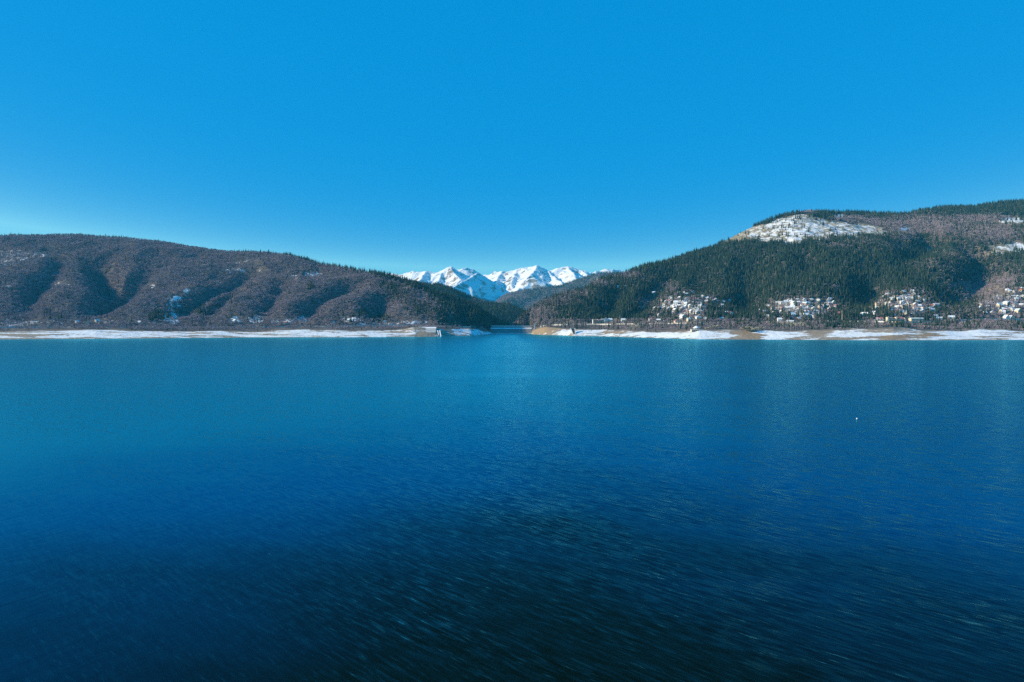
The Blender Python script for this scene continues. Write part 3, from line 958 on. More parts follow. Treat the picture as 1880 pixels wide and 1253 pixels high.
C2 = conv([(120, 506, 'W'), (175, 522), (235, 452, 'C'), (290, 462), (280, 497), (370, 408, 'FW'), (432, 408, 'FW'), (467, 396, 'W'), (500, 372, 'G'), (612, 362), (706, 373, 'W'), (800, 372), (896, 372, 'WL'), (1018, 374, 'U'), (560, 412), (382, 462), (460, 472, 'WL'), (512, 472),
            (358, 492), (402, 517, 'R'), (622, 402), (712, 417), (755, 412), (862, 422, 'B'), (835, 478, 'C'), (900, 457), (928, 474, 'R'), (970, 442), (1045, 412, 'W'), (1062, 462, 'R'), (1030, 498, 'C'), (1112, 442, 'R'), (560, 467), (642, 472), (205, 575, 'F'), (292, 542), (555, 565, 'WL'),
            (632, 547, 'F'), (735, 572, 'WL'), (792, 574, 'F'), (380, 632, 'W'), (520, 652, 'F'), (632, 618), (1100, 400, 'G'), (450, 520, 'B'), (770, 450), (680, 440, 'R')], 1380, 500, 7.23)
C3 = conv([(210, 277, 'W'), (172, 297), (310, 302), (402, 247), (520, 232, 'W'), (532, 267), (247, 327), (340, 327, 'C'), (452, 327, 'W'), (502, 322), (522, 300), (577, 307, 'C'), (607, 327), (642, 348, 'WL'), (668, 297, 'O'), (70, 382), (120, 398, 'HB'), (152, 347), (200, 382, 'W'),
            (252, 362), (350, 362, 'B'), (120, 352), (240, 437), (272, 402), (402, 432, 'BL'), (492, 407), (540, 434, 'R'), (602, 412), (642, 442), (742, 422, 'RL'), (806, 404, 'FW'), (762, 467), (72, 442, 'C'), (22, 457), (42, 502, 'W'), (382, 502), (432, 507, 'C'), (562, 492),
            (642, 482), (692, 492, 'B'), (300, 472), (112, 583, 'RL'), (842, 562, 'F'), (802, 547), (1002, 564, 'WL'), (-60, 512, 'G'), (-100, 520, 'W'), (580, 365, 'G'), (150, 420, 'B'), (330, 430, 'G'), (455, 370, 'R')], 1600, 500, 6.714)
C4 = conv([(1502, 493, 'W'), (1595, 410, 'CL'), (1680, 388, 'WL'), (1726, 387), (1642, 494, 'W'), (1822, 478, 'CL'), (1752, 460, 'U'), (1346, 398, 'W'), (1686, 218, 'W'), (1720, 232), (1776, 237), (1812, 217), (1862, 198, 'W'), (1850, 224, 'O'), (1702, 303), (1792, 333, 'W'),
            (1816, 303), (1752, 403), (1622, 482), (1870, 290, 'W'), (1410, 502, 'C'), (1860, 400, 'G')], 1600, 500, 6.714)
C5 = [(1135, 526, 'W'), (1148, 525), (1145, 588, 'WL'), (1202, 537, 'W'), (1213, 534), (1232, 547, 'W')]
C6 = [(342, 536, 'U'), (140, 592), (160, 592, 'C'), (176, 590, 'C'), (430, 589, 'W'), (438, 591, 'G'), (525, 592), (560, 590, 'G'), (640, 588, 'G'), (612, 592, 'U'), (706, 590, 'W'), (255, 593)]
KIND = {'': None, 'W': ('white', 'snow'), 'R': ('white', 'red'), 'G': ('grey', 'snow'), 'B': ('beige', 'brown'), 'U': ('white', 'grey'), 'C': ('cream', 'snow'), 'O': ('beige', 'orange')}
CLUSTERS = [(C1, 'above the round pavilion', 'village houses above the round pavilion'), (C2, 'left of the flagpole', 'village houses left of the flagpole'),
            (C3, 'right of the flagpole', 'village houses right of the flagpole'), (C4, 'by the right edge', 'village houses by the right edge'),
            (C5, 'in the conifers above the dark hotel', 'cabins among the conifers'), (C6, 'along the left shore', 'houses along the left shore')]
ORD = ['zeroth', 'first', 'second', 'third', 'fourth', 'fifth', 'sixth', 'seventh', 'eighth', 'ninth', 'tenth', 'eleventh', 'twelfth', 'thirteenth']
# a few more small houses tucked between the ones read off the photograph
for lst in (C1, C2, C3, C4):
    n0 = len(lst)
    for _ in range(n0 // 4):
        a_, b_ = rnd.choice(lst[:n0]), rnd.choice(lst[:n0])
        if math.hypot(a_[0] - b_[0], a_[1] - b_[1]) > 60: continue
        q_ = ((a_[0] + b_[0]) / 2 + rnd.uniform(-5, 5), (a_[1] + b_[1]) / 2 + rnd.uniform(-3, 3))
        if min(math.hypot(q_[0] - c[0], (q_[1] - c[1]) * 1.6) for c in lst) > 4.5: lst.append(q_)
for lst, cname, gname in CLUSTERS:
    items = []
    for c in lst:
        px, py = c[0], c[1]
        code = c[2] if len(c) > 2 else ''
        if code == 'HB':
            look, dim = ('cream', 'brown'), (20, 10, 6.5, 3.5)
        elif code and code[0] == 'F':
            look, dim = ((('white', 'snow')), (rnd.uniform(12, 16), 8, 3.6 if code == 'F' else 5.5, 1.6))
        else:
            big = code.endswith('L')
            k = KIND[code.rstrip('L')] or rnd.choice([('white', 'snow'), ('white', 'snow'), ('cream', 'snow'), ('beige', 'snow'), ('grey', 'snow'), ('timber', 'snow'), ('white', 'brown'), ('cream', 'red'), ('grey', 'brown'), ('beige', 'brown'), ('timber', 'grey'), ('beige', 'red')])
            look = k
            f = 1.2 if big else rnd.uniform(0.70, 0.95)
            dim = (rnd.uniform(8.0, 10.0) * f, rnd.uniform(7.5, 9) * f, rnd.uniform(3.8, 5.6) * (1.15 if big else 1), rnd.uniform(2.6, 3.6) * f)
        rz = math.radians(rnd.gauss(-8, 22))
        ax = rnd.random() < 0.55
        o = make_house(px, py + 3.0, *dim, look[0], look[1], rz, ax, balcony=(dim[0] > 10.5), chimney=rnd.random() < 0.6)
        items.append((py, px, o, look, dim))
    items.sort(key=lambda t: -t[0])
    nper = 9
    nrows = max(1, math.ceil(len(items) / nper))
    for r in range(nrows):
        row = sorted(items[r * nper:(r + 1) * nper], key=lambda t: t[1])
        for i, (py, px, o, look, dim) in enumerate(row):
            where = ('%s from left in %s row uphill' % (ORD[i + 1], ORD[r + 1])) if nrows > 1 else '%s from left' % ORD[i + 1]
            roofw = {'snow': 'snowy', 'red': 'red-roofed', 'brown': 'brown-roofed', 'grey': 'grey-roofed', 'orange': 'orange-roofed'}[look[1]]
            wall = {'timber': 'timber'}.get(look[0], look[0])
            lab = '%s %s house, %s, %s' % (roofw, wall, where, cname)
            tag(o, lab, 'house', gname)
            del o['_look']

# ------------------------------------------------------------------ larger lakeside buildings
def big_block(root, x0, x1, y0, y1, h, wall, roof, rh, along_x=True, cols=8, rows=3, balcony=False):
    cx_, cy_ = (x0 + x1) / 2, (y0 + y1) / 2
    w, d = x1 - x0, y1 - y0
    a_ = gable_wall(w, d, h, rh, along_x); a_.v = [(v[0] + cx_, v[1] + cy_, v[2]) for v in a_.v]
    a_.build('wall', wall, root)
    b_ = gable_roof(w, d, h, rh, along_x); b_.v = [(v[0] + cx_, v[1] + cy_, v[2]) for v in b_.v]
    b_.build('roof', roof, root)
    for k in range(rows):
        for i in range(cols):
            window_mesh(x0 + (i + 0.5) / cols * w, 1.7 + k * 3.0, y0, 1.6, 1.6).build('window', M_GLASS, root)
        if balcony and k:
            MB().box(x0 + 0.6, x1 - 0.6, y0 - 1.4, y0 - 0.07, k * 3.0 - 0.3, k * 3.0 + 0.7).build('balcony', M_BEIGE, root)


def site(name, px, py, rz=0.0, rad=12):
    h = hill_of(px)
    p = h.point(px, py)
    o = empty(name, (p[0], p[1] + 6, p[2]), rz)
    return o, p


def clear(p, w, front=22, back=18):
    n = int(w / 8) + 1
    for i in range(n + 1):
        x = p[0] - w / 2 + w * i / n
        KEEPOUT.append((x, p[1] + back / 2, back / 2 + 3))
        KEEPOUT.append((x, p[1] - front / 2, front / 2))


o, p = site('hotel', 1107, 594.8, 0.0)
tag(o, 'long dark lakeside hotel with pale end wall and two white gabled blocks', 'hotel')
big_block(o, -24, -3, 0, 11, 8.4, M_WOOD, M_BROWNROOF, 2.4, True, 7, 3, True)
MB().box(-25.4, -24.05, -0.6, 11.6, -4, 11).build('end_wall', M_WHITE, o)
big_block(o, -3, 5, 2, 13, 11, M_GREY, M_GREYROOF, 1.5, True, 3, 3)
big_block(o, 5.2, 14, -1, 11, 11.5, M_WHITE, M_BROWNROOF, 3.6, False, 3, 3, True)
big_block(o, 14.2, 25, 0, 11, 10.5, M_WHITE, M_SNOWROOF, 3.2, True, 4, 3, True)
clear(p, 54, 34, 20)

o, p = site('hotel', 1640, 592.3)
tag(o, 'beige lakeside hotel with twin stair towers, a balcony front and a red roof', 'hotel')
big_block(o, -6, 9, 0, 12, 8.2, M_BEIGE, M_BROWNROOF, 2.2, True, 5, 3, True)
MB().box(-9.5, -6.1, -1.2, 6, -4, 11.5).build('stair_tower', M_CREAM, o)
MB().box(9.1, 12.4, -1.2, 6, -4, 11.5).build('stair_tower', M_CREAM, o)
big_block(o, 12.6, 27, 0.5, 12, 8.2, M_WHITE, M_REDROOF, 3.0, True, 5, 3, True)
MB().box(27.1, 30, -0.8, 6, -4, 10).build('stair_tower', M_CREAM, o)
clear(p, 62, 30, 20)

o, p = site('apartment_building', 1688, 591.5)
tag(o, 'long low cream building with flat snowy roof beside the red-roofed hotel', 'building')
big_block(o, -14, 13, 0, 11, 7.5, M_CREAM, M_SNOWROOF, 1.2, True, 9, 2)
clear(p, 34, 26, 20)

o, p = site('villa', 1858, 589.5)
tag(o, 'tall white villa with two steep gables standing on the roadside at far right', 'house')
big_block(o, -9, -0.2, 0, 10, 8.5, M_WHITE, M_SNOWROOF, 4.6, False, 3, 3)
big_block(o, 0.2, 8, -1, 10, 7.5, M_CREAM, M_SNOWROOF, 4.2, False, 2, 2)
clear(p, 24, 26, 18)

# ------------------------------------------------------------------ round pavilion
o, p = site('pavilion', 1279, 608.5)
tag(o, 'round white-domed pavilion on an arched stone terrace at the snowy shore', 'pavilion')
o.location.z = p[2] - 1.0
MB().box(-10, 9, -5.5, 5, -3, 4.0).build('terrace', M_BEIGE, o)
MB().box(-10.4, 9.4, -5.9, 5.4, 4.0, 4.5).build('terrace_edge', M_SNOW, o)
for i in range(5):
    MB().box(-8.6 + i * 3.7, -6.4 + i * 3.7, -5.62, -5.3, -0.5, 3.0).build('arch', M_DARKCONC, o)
for i in range(10):
    t = 2 * math.pi * i / 10
    MB().cyl(1 + 5 * math.cos(t), 5 * math.sin(t), 4.5, 7.2, 0.28, 0.28, 8).build('column', M_WHITE, o)
MB().lathe([(4.2, 4.5), (4.2, 7.2)], 20, (1, 0)).build('wall', M_WOOD, o)
MB().lathe([(6.6, 7.2), (6.5, 7.6), (5.6, 8.9), (4.2, 10.2), (2.4, 11.2), (0.8, 11.7), (0.15, 12.6)], 24, (1, 0)).build('roof', M_SNOWROOF, o, True)
clear(p, 24, 20, 14)

# ------------------------------------------------------------------ flagpole
o, p = site('flagpole', 1546, 591)
o.location.y = p[1]
tag(o, 'tall pale flagpole with a red flag above the shore trees', 'flagpole')
MB().cyl(0, 0, -2, 24.5, 0.7, 0.45, 10).build('pole', M_POLE, o)
fl = MB()
nx_, nz_ = 12, 6
vs = []
for k in (0, 1):
    for i in range(nx_ + 1):
        for j in range(nz_ + 1):
            u, v_ = i / nx_, j / nz_
            vs.append((-0.2 - 7.0 * u, 0.5 * math.sin(u * 7) * u + 0.05 * k, 24.2 - 4.6 * v_ * (1 - 0.10 * u) - 1.8 * u * u))
fs = []
M1 = (nx_ + 1) * (nz_ + 1)
for k in (0, 1):
    for i in range(nx_):
        for j in range(nz_):
            q = [k * M1 + i * (nz_ + 1) + j, k * M1 + (i + 1) * (nz_ + 1) + j, k * M1 + (i + 1) * (nz_ + 1) + j + 1, k * M1 + i * (nz_ + 1) + j + 1]
            fs.append(tuple(q if k else reversed(q)))
fl.add(vs, fs).build('flag', M_FLAG, o)
KEEPOUT.append((p[0], p[1] - 8, 7)); KEEPOUT.append((p[0] - 4, p[1] - 2, 6))

# ------------------------------------------------------------------ stone pinnacle on the ridge
o, p = site('rock_pinnacle', 1097, 517.5)
o.location.y = p[1]
tag(o, 'pale upright rock pinnacle on the wooded ridge above the dam', 'rock')
pin = MB().lathe([(3.0, -3), (2.6, 2), (2.8, 5), (2.0, 8), (2.1, 10), (1.2, 13), (0.5, 14.5)], 9)
pin.v = [(x + 0.5 * math.sin(z * 1.3 + y), y + 0.4 * math.cos(z * 1.7 + x), z) for x, y, z in pin.v]
pin.build('rock', M_STONE, o)
KEEPOUT.append((p[0], p[1] - 6, 8))

# ------------------------------------------------------------------ dam with its gatehouse
o = empty('dam', (0, 1868, 0))
tag(o, 'long low rockfill dam with snow lying along its crest and berms', 'dam')
xl, xr = -112, 92
CZ = CH + (HY - 598.8) / F * 1920
def strip(name, prof, mat, x0=xl, x1=xr):
    n = 60
    v, f = [], []
    for i in range(n + 1):
        x = x0 + (x1 - x0) * i / n
        bow = -5.0 * (1 - ((x - (xl + xr) / 2) / ((xr - xl) / 2)) ** 2)
        v += [(x, y + bow + 5, z) for y, z in prof]
    m_ = len(prof)
    for i in range(n):
        for j in range(m_):
            f.append((i * m_ + j, (i + 1) * m_ + j, (i + 1) * m_ + (j + 1) % m_, i * m_ + (j + 1) % m_))
    f.append(tuple(range(m_)))
    f.append(tuple(n * m_ + j for j in range(m_ - 1, -1, -1)))
    f = [tuple(reversed(q)) for q in f]
    return link(name, mesh(name, v, f, mat), o)
strip('rock_face', [(-14, -12), (3, 1.7), (7, 1.9), (40, 15.0), (44, 15.2), (52, CZ - 1.0), (64, CZ - 1.0), (120, -14)], M_RIPRAP)
strip('lower_berm', [(2.2, 1.2), (2.8, 2.1), (7.2, 2.3), (9.0, 2.2), (9.0, 1.2)], M_SNOW)
strip('upper_berm', [(36.5, 13.7), (37.6, 14.9), (43.6, 16.4), (46.5, 16.3), (46.5, 13.7)], M_SNOW)
strip('crest_road', [(52, CZ - 0.98), (52, CZ - 0.4), (64, CZ - 0.4), (64, CZ - 0.98)], M_SNOW)
strip('parapet', [(51.2, CZ - 2.2), (51.2, CZ + 1.1), (51.9, CZ + 1.1), (51.9, CZ - 2.2)], M_PALECONC)
o2 = empty('gatehouse', ((981.8 - CX) / F * 1852, 1852, CH + (HY - 594.6) / F * 1852 - 11.5))
tag(o2, 'slim white gatehouse tower at the right end of the dam', 'tower')
MB().box(-1.5, 1.5, -1.5, 1.5, -9, 11.0).build('wall', M_WHITE, o2)
MB().box(-1.9, 1.9, -1.9, 1.9, 11.0, 11.5).build('roof', M_SNOWROOF, o2)
MB().box(1.51, 2.6, -1.2, 1.2, -9, 8.0).build('shaft', M_DARKCONC, o2)
window_mesh(0, 8.5, -1.5, 0.9, 1.6).build('window', M_GLASS, o2)
KEEPOUT.append((o2.location.x, 1846, 9))

# ------------------------------------------------------------------ intake on the right bank: a funnel between two pale wing walls
Yi = water_y(617.2) + 8
o = empty('water_intake', ((1055 - CX) / F * Yi, Yi, 0))
tag(o, 'dark tapering concrete water intake between two pale wing walls on the bank', 'intake')
def slab(pa, pb, wdt, th):
    """slab from foot pa to head pb (x, y, z), wdt wide in x"""
    (xa, ya, za), (xb, yb, zb_) = pa, pb
    return MB().add([(xa, ya, za), (xa + wdt, ya, za), (xa + wdt, ya + th, za), (xa, ya + th, za), (xb, yb, zb_), (xb + wdt, yb, zb_), (xb + wdt, yb + th, zb_), (xb, yb + th, zb_)],
                    [(3, 2, 1, 0), (4, 5, 6, 7), (0, 1, 5, 4), (1, 2, 6, 5), (2, 3, 7, 6), (3, 0, 4, 7)])
slab((-1.2, 0, -2), (-7.2, 34, 17.5), 1.5, 4).build('wing_wall', M_PALECONC, o)
slab((1.6, 0, -2), (3.2, 34, 17.5), 1.4, 4).build('wing_wall', M_PALECONC, o)
MB().add([(0.3, 1.2, -2), (1.6, 1.2, -2), (3.2, 35.2, 16.6), (-5.7, 35.2, 16.6), (0.3, 4.2, -2), (1.6, 4.2, -2), (3.2, 38.2, 16.6), (-5.7, 38.2, 16.6)],
         [(0, 1, 2, 3), (7, 6, 5, 4), (1, 5, 6, 2), (0, 3, 7, 4), (3, 2, 6, 7), (0, 4, 5, 1)]).build('chute', M_DARKCONC, o)
MB().box(-7.4, 4.8, 34.5, 40, 16.6, 18.4).build('head_wall', M_CONCRETE, o)
MB().box(-0.8, 4.2, -3, 4, -3, 3.4).build('plinth', M_SNOW, o)
KEEPOUT.append((o.location.x, Yi + 20, 18)); KEEPOUT.append((o.location.x, Yi + 40, 14))

# ------------------------------------------------------------------ concrete apron and chute on the left bank
pa, pb = left.point(752, 611), left.point(800, 611)
yb_ = (pa[1] + pb[1]) / 2
o = empty('retaining_wall', ((776 - CX) / F * yb_, yb_, 0))
tag(o, 'broad sloping concrete apron topped with snow on the left bank', 'retaining wall')
def zpx(py, Y): return CH + (HY - py) / F * Y
z0_, z1_, z2_ = zpx(611, yb_), zpx(603.3, yb_ + 26), zpx(600.6, yb_ + 40)
def trap(xa, xb, xc, xd, y0, z0, y1, z1, th):
    v = [(xa, y0, z0), (xb, y0, z0), (xc, y1, z1), (xd, y1, z1)]
    v += [(x, y + 1, z - th) for x, y, z in v]
    return MB().add(v, [(0, 1, 2, 3), (7, 6, 5, 4), (0, 4, 5, 1), (1, 5, 6, 2), (2, 6, 7, 3), (3, 7, 4, 0)])
trap(-37, 30, 28, -29, 0, z0_, 26, z1_, 7).build('apron', M_CONCRETE, o)
trap(-27.5, 28, 27, -26, 26.1, z1_ + 0.2, 40, z2_, 7).build('snow_cap', M_SNOW, o)
for k, (za, t) in enumerate(((0.18, 0.22), (0.55, 0.6))):
    ya, yc_ = 26 * za, 26 * t
    trap(-36 + 7 * za, 29.5 - 2 * za, 29.3 - 2 * za, -35.5 + 7 * za, ya - 0.4, z0_ + (z1_ - z0_) * za + 0.35, yc_ + 0.5, z0_ + (z1_ - z0_) * t + 0.5, 1.2).build('snow_ledge', M_SNOW, o)
for i in range(6): KEEPOUT.append((o.location.x - 40 + i * 15, yb_ + 20, 20))
pc = left.point(806, 616.5)
o = empty('drain_chute', (pc[0], pc[1] - 6, 0))
tag(o, 'narrow dark drain chute with snowy sides running down to the lake', 'drain')
slab((1.4, 0, -2), (-4.6, 30, 13), 2.2, 3).build('channel', M_DARKCONC, o)
slab((3.7, -1, -1.4), (-2.3, 29, 13.8), 2.6, 3).build('side_wall', M_SNOW, o)
slab((-0.9, -1, -1.4), (-6.9, 29, 13.8), 2.2, 3).build('side_wall', M_SNOW, o)

# ------------------------------------------------------------------ lakeside roads with their low walls
ROAD_L = [(-300, 601.5), (0, 602), (130, 601), (300, 601.5), (480, 601), (600, 600.2), (653, 599), (700, 598.8), (753, 598.8), (800, 599.5), (840, 600.2), (868, 600.6)]
ROAD_R = [(992, 600.0), (1005, 597.6), (1030, 597.4), (1063, 596.2), (1092, 596.0), (1130, 596.0), (1165, 596), (1200, 595), (1300, 594.2), (1385, 592.6), (1415, 592.2), (1500, 592.0), (1578, 591.0), (1608, 590.5), (1640, 593.5), (1700, 592), (1767, 588.2), (1823, 587.6), (1880, 587.4), (2050, 588)]
def road(pts, lab, wlab):
    pxs = np.arange(pts[0][0], pts[-1][0] + 1, 6.0)
    pys = interp(pts, pxs)
    h = left if pts[0][0] < 900 else right
    P = np.array([h.point(a_, b_) for a_, b_ in zip(pxs, pys)])
    k = np.ones(9) / 9
    ys = np.convolve(np.pad(P[:, 1], 4, mode='edge'), k, 'valid')
    xs = (pxs - CX) / F * ys
    zs = np.array([max(zat(h, x, y - 4), zat(h, x, y + 4)) for x, y in zip(xs, ys)])
    zs = np.convolve(np.pad(zs, 4, mode='edge'), k, 'valid') + 0.8
    v, f, wv, wf = [], [], [], []
    for i, (x, y, z) in enumerate(zip(xs, ys, zs)):
        v += [(x, y - 3.6, z - 5), (x, y - 3.6, z), (x, y + 3.6, z), (x, y + 3.6, z - 5)]
        wv += [(x, y - 4.3, z - 5), (x, y - 4.3, z + 0.9), (x, y - 3.75, z + 0.9), (x, y - 3.75, z - 5)]
        KEEPOUT.append((x, y, 4.0)); KEEPOUT.append((x * (1 - 7 / y), y - 7, 2.6))
    for i in range(len(xs) - 1):
        for j in range(3):
            q = (4 * i + j, 4 * i + j + 1, 4 * i + j + 5, 4 * i + j + 4)
            f.append(q); wf.append(q)
    o = link('road', mesh('road', v, f, M_ROAD)); tag(o, lab, 'road', None, 'structure')
    o = link('parapet_wall', mesh('parapet_wall', wv, wf, M_PALECONC)); tag(o, wlab, 'wall')
road(ROAD_L, 'snow-dusted road along the foot of the left hill', 'low pale wall along the lakeside road on the left shore')
road(ROAD_R, 'snow-dusted road along the foot of the right hill', 'low pale wall along the lakeside road below the village')

# ------------------------------------------------------------------ buoy far out on the water
Yb_ = water_y(769.5)
o = empty('buoy', ((1573.3 - CX) / F * Yb_, Yb_, 0))
tag(o, 'small white buoy alone on the open blue water', 'buoy')
o.scale = (0.7, 0.7, 0.7)
MB().lathe([(0.05, -0.25), (0.28, -0.18), (0.40, 0.05), (0.38, 0.25), (0.22, 0.42), (0.08, 0.5)], 14).build('float', M_BUOY, o, True)
MB().lathe([(0.41, -0.02), (0.44, 0.03), (0.41, 0.08)], 14).build('collar', M_GREY, o)
MB().cyl(0, 0, 0.5, 0.66, 0.05, 0.05, 8).build('ring', M_GREY, o)

# ------------------------------------------------------------------ trees
def conifer_mesh(seed, tiers=7, nb=9):
    """height 1; tiers of drooping branch sprays round a stem"""
    q = random.Random(seed)
    v, f = [], []
    for t in range(tiers):
        u = t / (tiers - 1)
        zc = 0.10 + 0.80 * u
        rad = (0.165 * (1 - u) ** 0.85 + 0.018) * q.uniform(0.88, 1.1)
        off = q.uniform(0, 6.28)
        n = nb if t < tiers - 2 else nb - 3
        for i in range(n):
            a_ = off + 2 * math.pi * i / n + q.uniform(-0.2, 0.2)
            r = rad * q.uniform(0.7, 1.18)
            w = 0.62 * r
            ca, sa = math.cos(a_), math.sin(a_)
            zt = zc + 0.115 + q.uniform(-0.02, 0.02)
            zd = zc - 0.05 - 0.25 * r
            b = len(v)
            v += [(0.01 * ca, 0.01 * sa, zt), (r * 0.72 * ca - w * 0.75 * sa, r * 0.72 * sa + w * 0.75 * ca, zd), (r * ca, r * sa, zd - 0.015), (r * 0.72 * ca + w * 0.75 * sa, r * 0.72 * sa - w * 0.75 * ca, zd)]
            f += [(b, b + 1, b + 2), (b, b + 2, b + 3)]
    b = len(v)
    v += [(0.016, 0, 0.86), (-0.008, 0.014, 0.86), (-0.008, -0.014, 0.86), (0, 0, 1.0)]
    f += [(b, b + 1, b + 3), (b + 1, b + 2, b + 3), (b + 2, b, b + 3)]
    return v, f


def trunk_mesh(h0, r0, r1, z0=-0.06, lean=0.0):
    m_ = MB()
    m_.cyl(0, 0, z0, h0, r0, r1, 5)
    return m_.v, m_.f


def bare_mesh(seed, n=95, spread=0.40, upright=0.9, low=0.28):
    """height about 1; limbs and a fan of fine twig blades filling an open crown"""
    q = random.Random(seed)
    v, f = [], []
    def blade(p, d, ln, w):
        b = len(v)
        side = Vector((q.uniform(-1, 1), q.uniform(-1, 1), q.uniform(-0.4, 0.4)))
        side = side.cross(d)
        if side.length < 1e-4: side = Vector((1, 0, 0))
        side.normalize()
        e_ = p + d * ln
        m1 = p + d * ln * 0.5
        v.extend([tuple(p - side * w * 0.35), tuple(p + side * w * 0.35), tuple(m1 + side * w), tuple(e_), tuple(m1 - side * w)])
        f.extend([(b, b + 1, b + 2, b + 3, b + 4)])
    limbs = []
    for i in range(7):
        a_ = 6.283 * i / 7 + q.uniform(-.3, .3)
        p = Vector((0, 0, q.uniform(low, low + 0.2)))
        d = Vector((math.cos(a_) * spread * 1.5, math.sin(a_) * spread * 1.5, upright)).normalized()
        ln = q.uniform(0.35, 0.5)
        blade(p, d, ln, 0.016)
        limbs.append((p, d, ln))
    for i in range(n):
        p, d, ln = q.choice(limbs)
        t = q.uniform(0.35, 1.0)
        o_ = p + d * ln * t
        dd = (d + Vector((q.gauss(0, .55), q.gauss(0, .55), q.gauss(0.15, .35)))).normalized()
        blade(o_, dd, q.uniform(0.10, 0.24), q.uniform(0.010, 0.022))
    return v, f


def two_mat(name, crown, trunk, mc, mt):
    v = list(crown[0]) + list(trunk[0])
    n = len(crown[0])
    me = mesh(name, v, list(crown[1]) + [tuple(n + i for i in q) for q in trunk[1]])
    me.materials.append(mc); me.materials.append(mt)
    idx = np.zeros(len(me.polygons), np.int32)
    idx[len(crown[1]):] = 1
    me.polygons.foreach_set('material_index', idx)
    return me


CON = [conifer_mesh(s, 6 + s % 3, 8 + s % 2) for s in range(4)]
BAR = [bare_mesh(20 + s, 100, 0.34 + 0.06 * s, 0.95 - 0.08 * s) for s in range(4)]
CT, BT = trunk_mesh(0.5, 0.02, 0.012), trunk_mesh(0.42, 0.022, 0.014)
P_CON = [bpy.data.objects.new('conifer_tree_source', two_mat('conifer_tree', c, CT, M_CONIFER, M_TRUNK)) for c in CON]
P_BAR = [bpy.data.objects.new('bare_tree_source', two_mat('bare_tree', c, BT, M_BARE, M_TRUNK)) for c in BAR]

KX = np.array(KEEPOUT)


def scatter(h, dens_fn, spacing, vmin, vmax, jit=None):
    """random points on the hill sheet; returns arrays x, y, z, px, py, V and the kind value of each"""
    X, Y, Z = h.X, h.Y, h.Z
    e1 = np.stack([X[1:, :-1] - X[:-1, :-1], Y[1:, :-1] - Y[:-1, :-1]], -1)
    e2 = np.stack([X[:-1, 1:] - X[:-1, :-1], Y[:-1, 1:] - Y[:-1, :-1]], -1)
    area = np.abs(e1[..., 0] * e2[..., 1] - e1[..., 1] * e2[..., 0])
    g1, g2 = Z[1:, :-1] - Z[:-1, :-1], Z[:-1, 1:] - Z[:-1, :-1]
    cx_, cy_ = e1[..., 1] * g2 - g1 * e2[..., 1], g1 * e2[..., 0] - e1[..., 0] * g2
    area = np.minimum(np.sqrt(area ** 2 + cx_ ** 2 + cy_ ** 2), area * 2.5)
    PX, PY, V = h.PX()[:-1, :-1], h.PY()[:-1, :-1], h.VV[:-1, :-1]
    d = dens_fn(PX, PY, V, X[:-1, :-1], Y[:-1, :-1])
    lam = area / spacing * d * (V >= vmin) * (V <= vmax)
    cnt = rng.poisson(np.clip(lam, 0, 50))
    ii, jj = np.nonzero(cnt)
    rep = cnt[ii, jj]
    ii, jj = np.repeat(ii, rep), np.repeat(jj, rep)
    a_, b_ = rng.random(len(ii)), rng.random(len(ii))
    def bil(A): return (A[ii, jj] * (1 - a_) + A[ii + 1, jj] * a_) * (1 - b_) + (A[ii, jj + 1] * (1 - a_) + A[ii + 1, jj + 1] * a_) * b_
    return bil(X), bil(Y), bil(Z), bil(np.ascontiguousarray(h.VV))


def keep(x, y):
    ok = np.ones(len(x), bool)
    for kx, ky, kr in KEEPOUT:
        m_ = np.abs(x - kx) < kr
        m_ &= np.abs(y - ky) < kr
        if m_.any():
            idx = np.nonzero(m_)[0]
            ok[idx[np.hypot(x[idx] - kx, y[idx] - ky) < kr]] = False
    return ok


def pxy(x, y, z): return CX + F * x / y, HY - (z - CH) / y * F


def crest_gap(crest, px, py): return py - interp(crest, px)


def conif_left(px, py, V, x, y):
    c = blobs(px, py, [(290, 584, 22, 9, .9), (318, 566, 12, 16, .35), (372, 575, 18, 9, .45), (660, 580, 16, 9, .7), (700, 588, 22, 8, .6), (735, 545, 28, 12, .6), (715, 528, 30, 8, .6), (820, 578, 34, 22, .8), (775, 570, 30, 14, .55), (700, 500, 60, 8, .4), (570, 529, 8, 5, .7), (430, 588, 14, 7, .6),
                        (470, 590, 16, 6, .5), (110, 590, 20, 6, .3), (640, 592, 30, 5, .4), (760, 520, 30, 14, .6)])
    g = crest_gap(L_CREST, px, py)
    band = interp([(-700, 3), (90, 3), (200, 4), (300, 2), (480, 5), (560, 9), (640, 11), (700, 16), (760, 20), (960, 20)], px)
    top = interp([(-700, .2), (90, .25), (200, .5), (260, .15), (330, .2), (480, .45), (540, .75), (600, .8), (700, .85), (960, .95)], px)
    c = np.maximum(c, top * (1 - sstep(band * 0.5, band, g)))
    edge = interp([(495, 728), (506, 738), (530, 765), (560, 803), (580, 820), (600, 835)], py)
    c = np.maximum(c, 0.93 * sstep(-14, 16, px - edge))
    return np.maximum(c, 0.022)


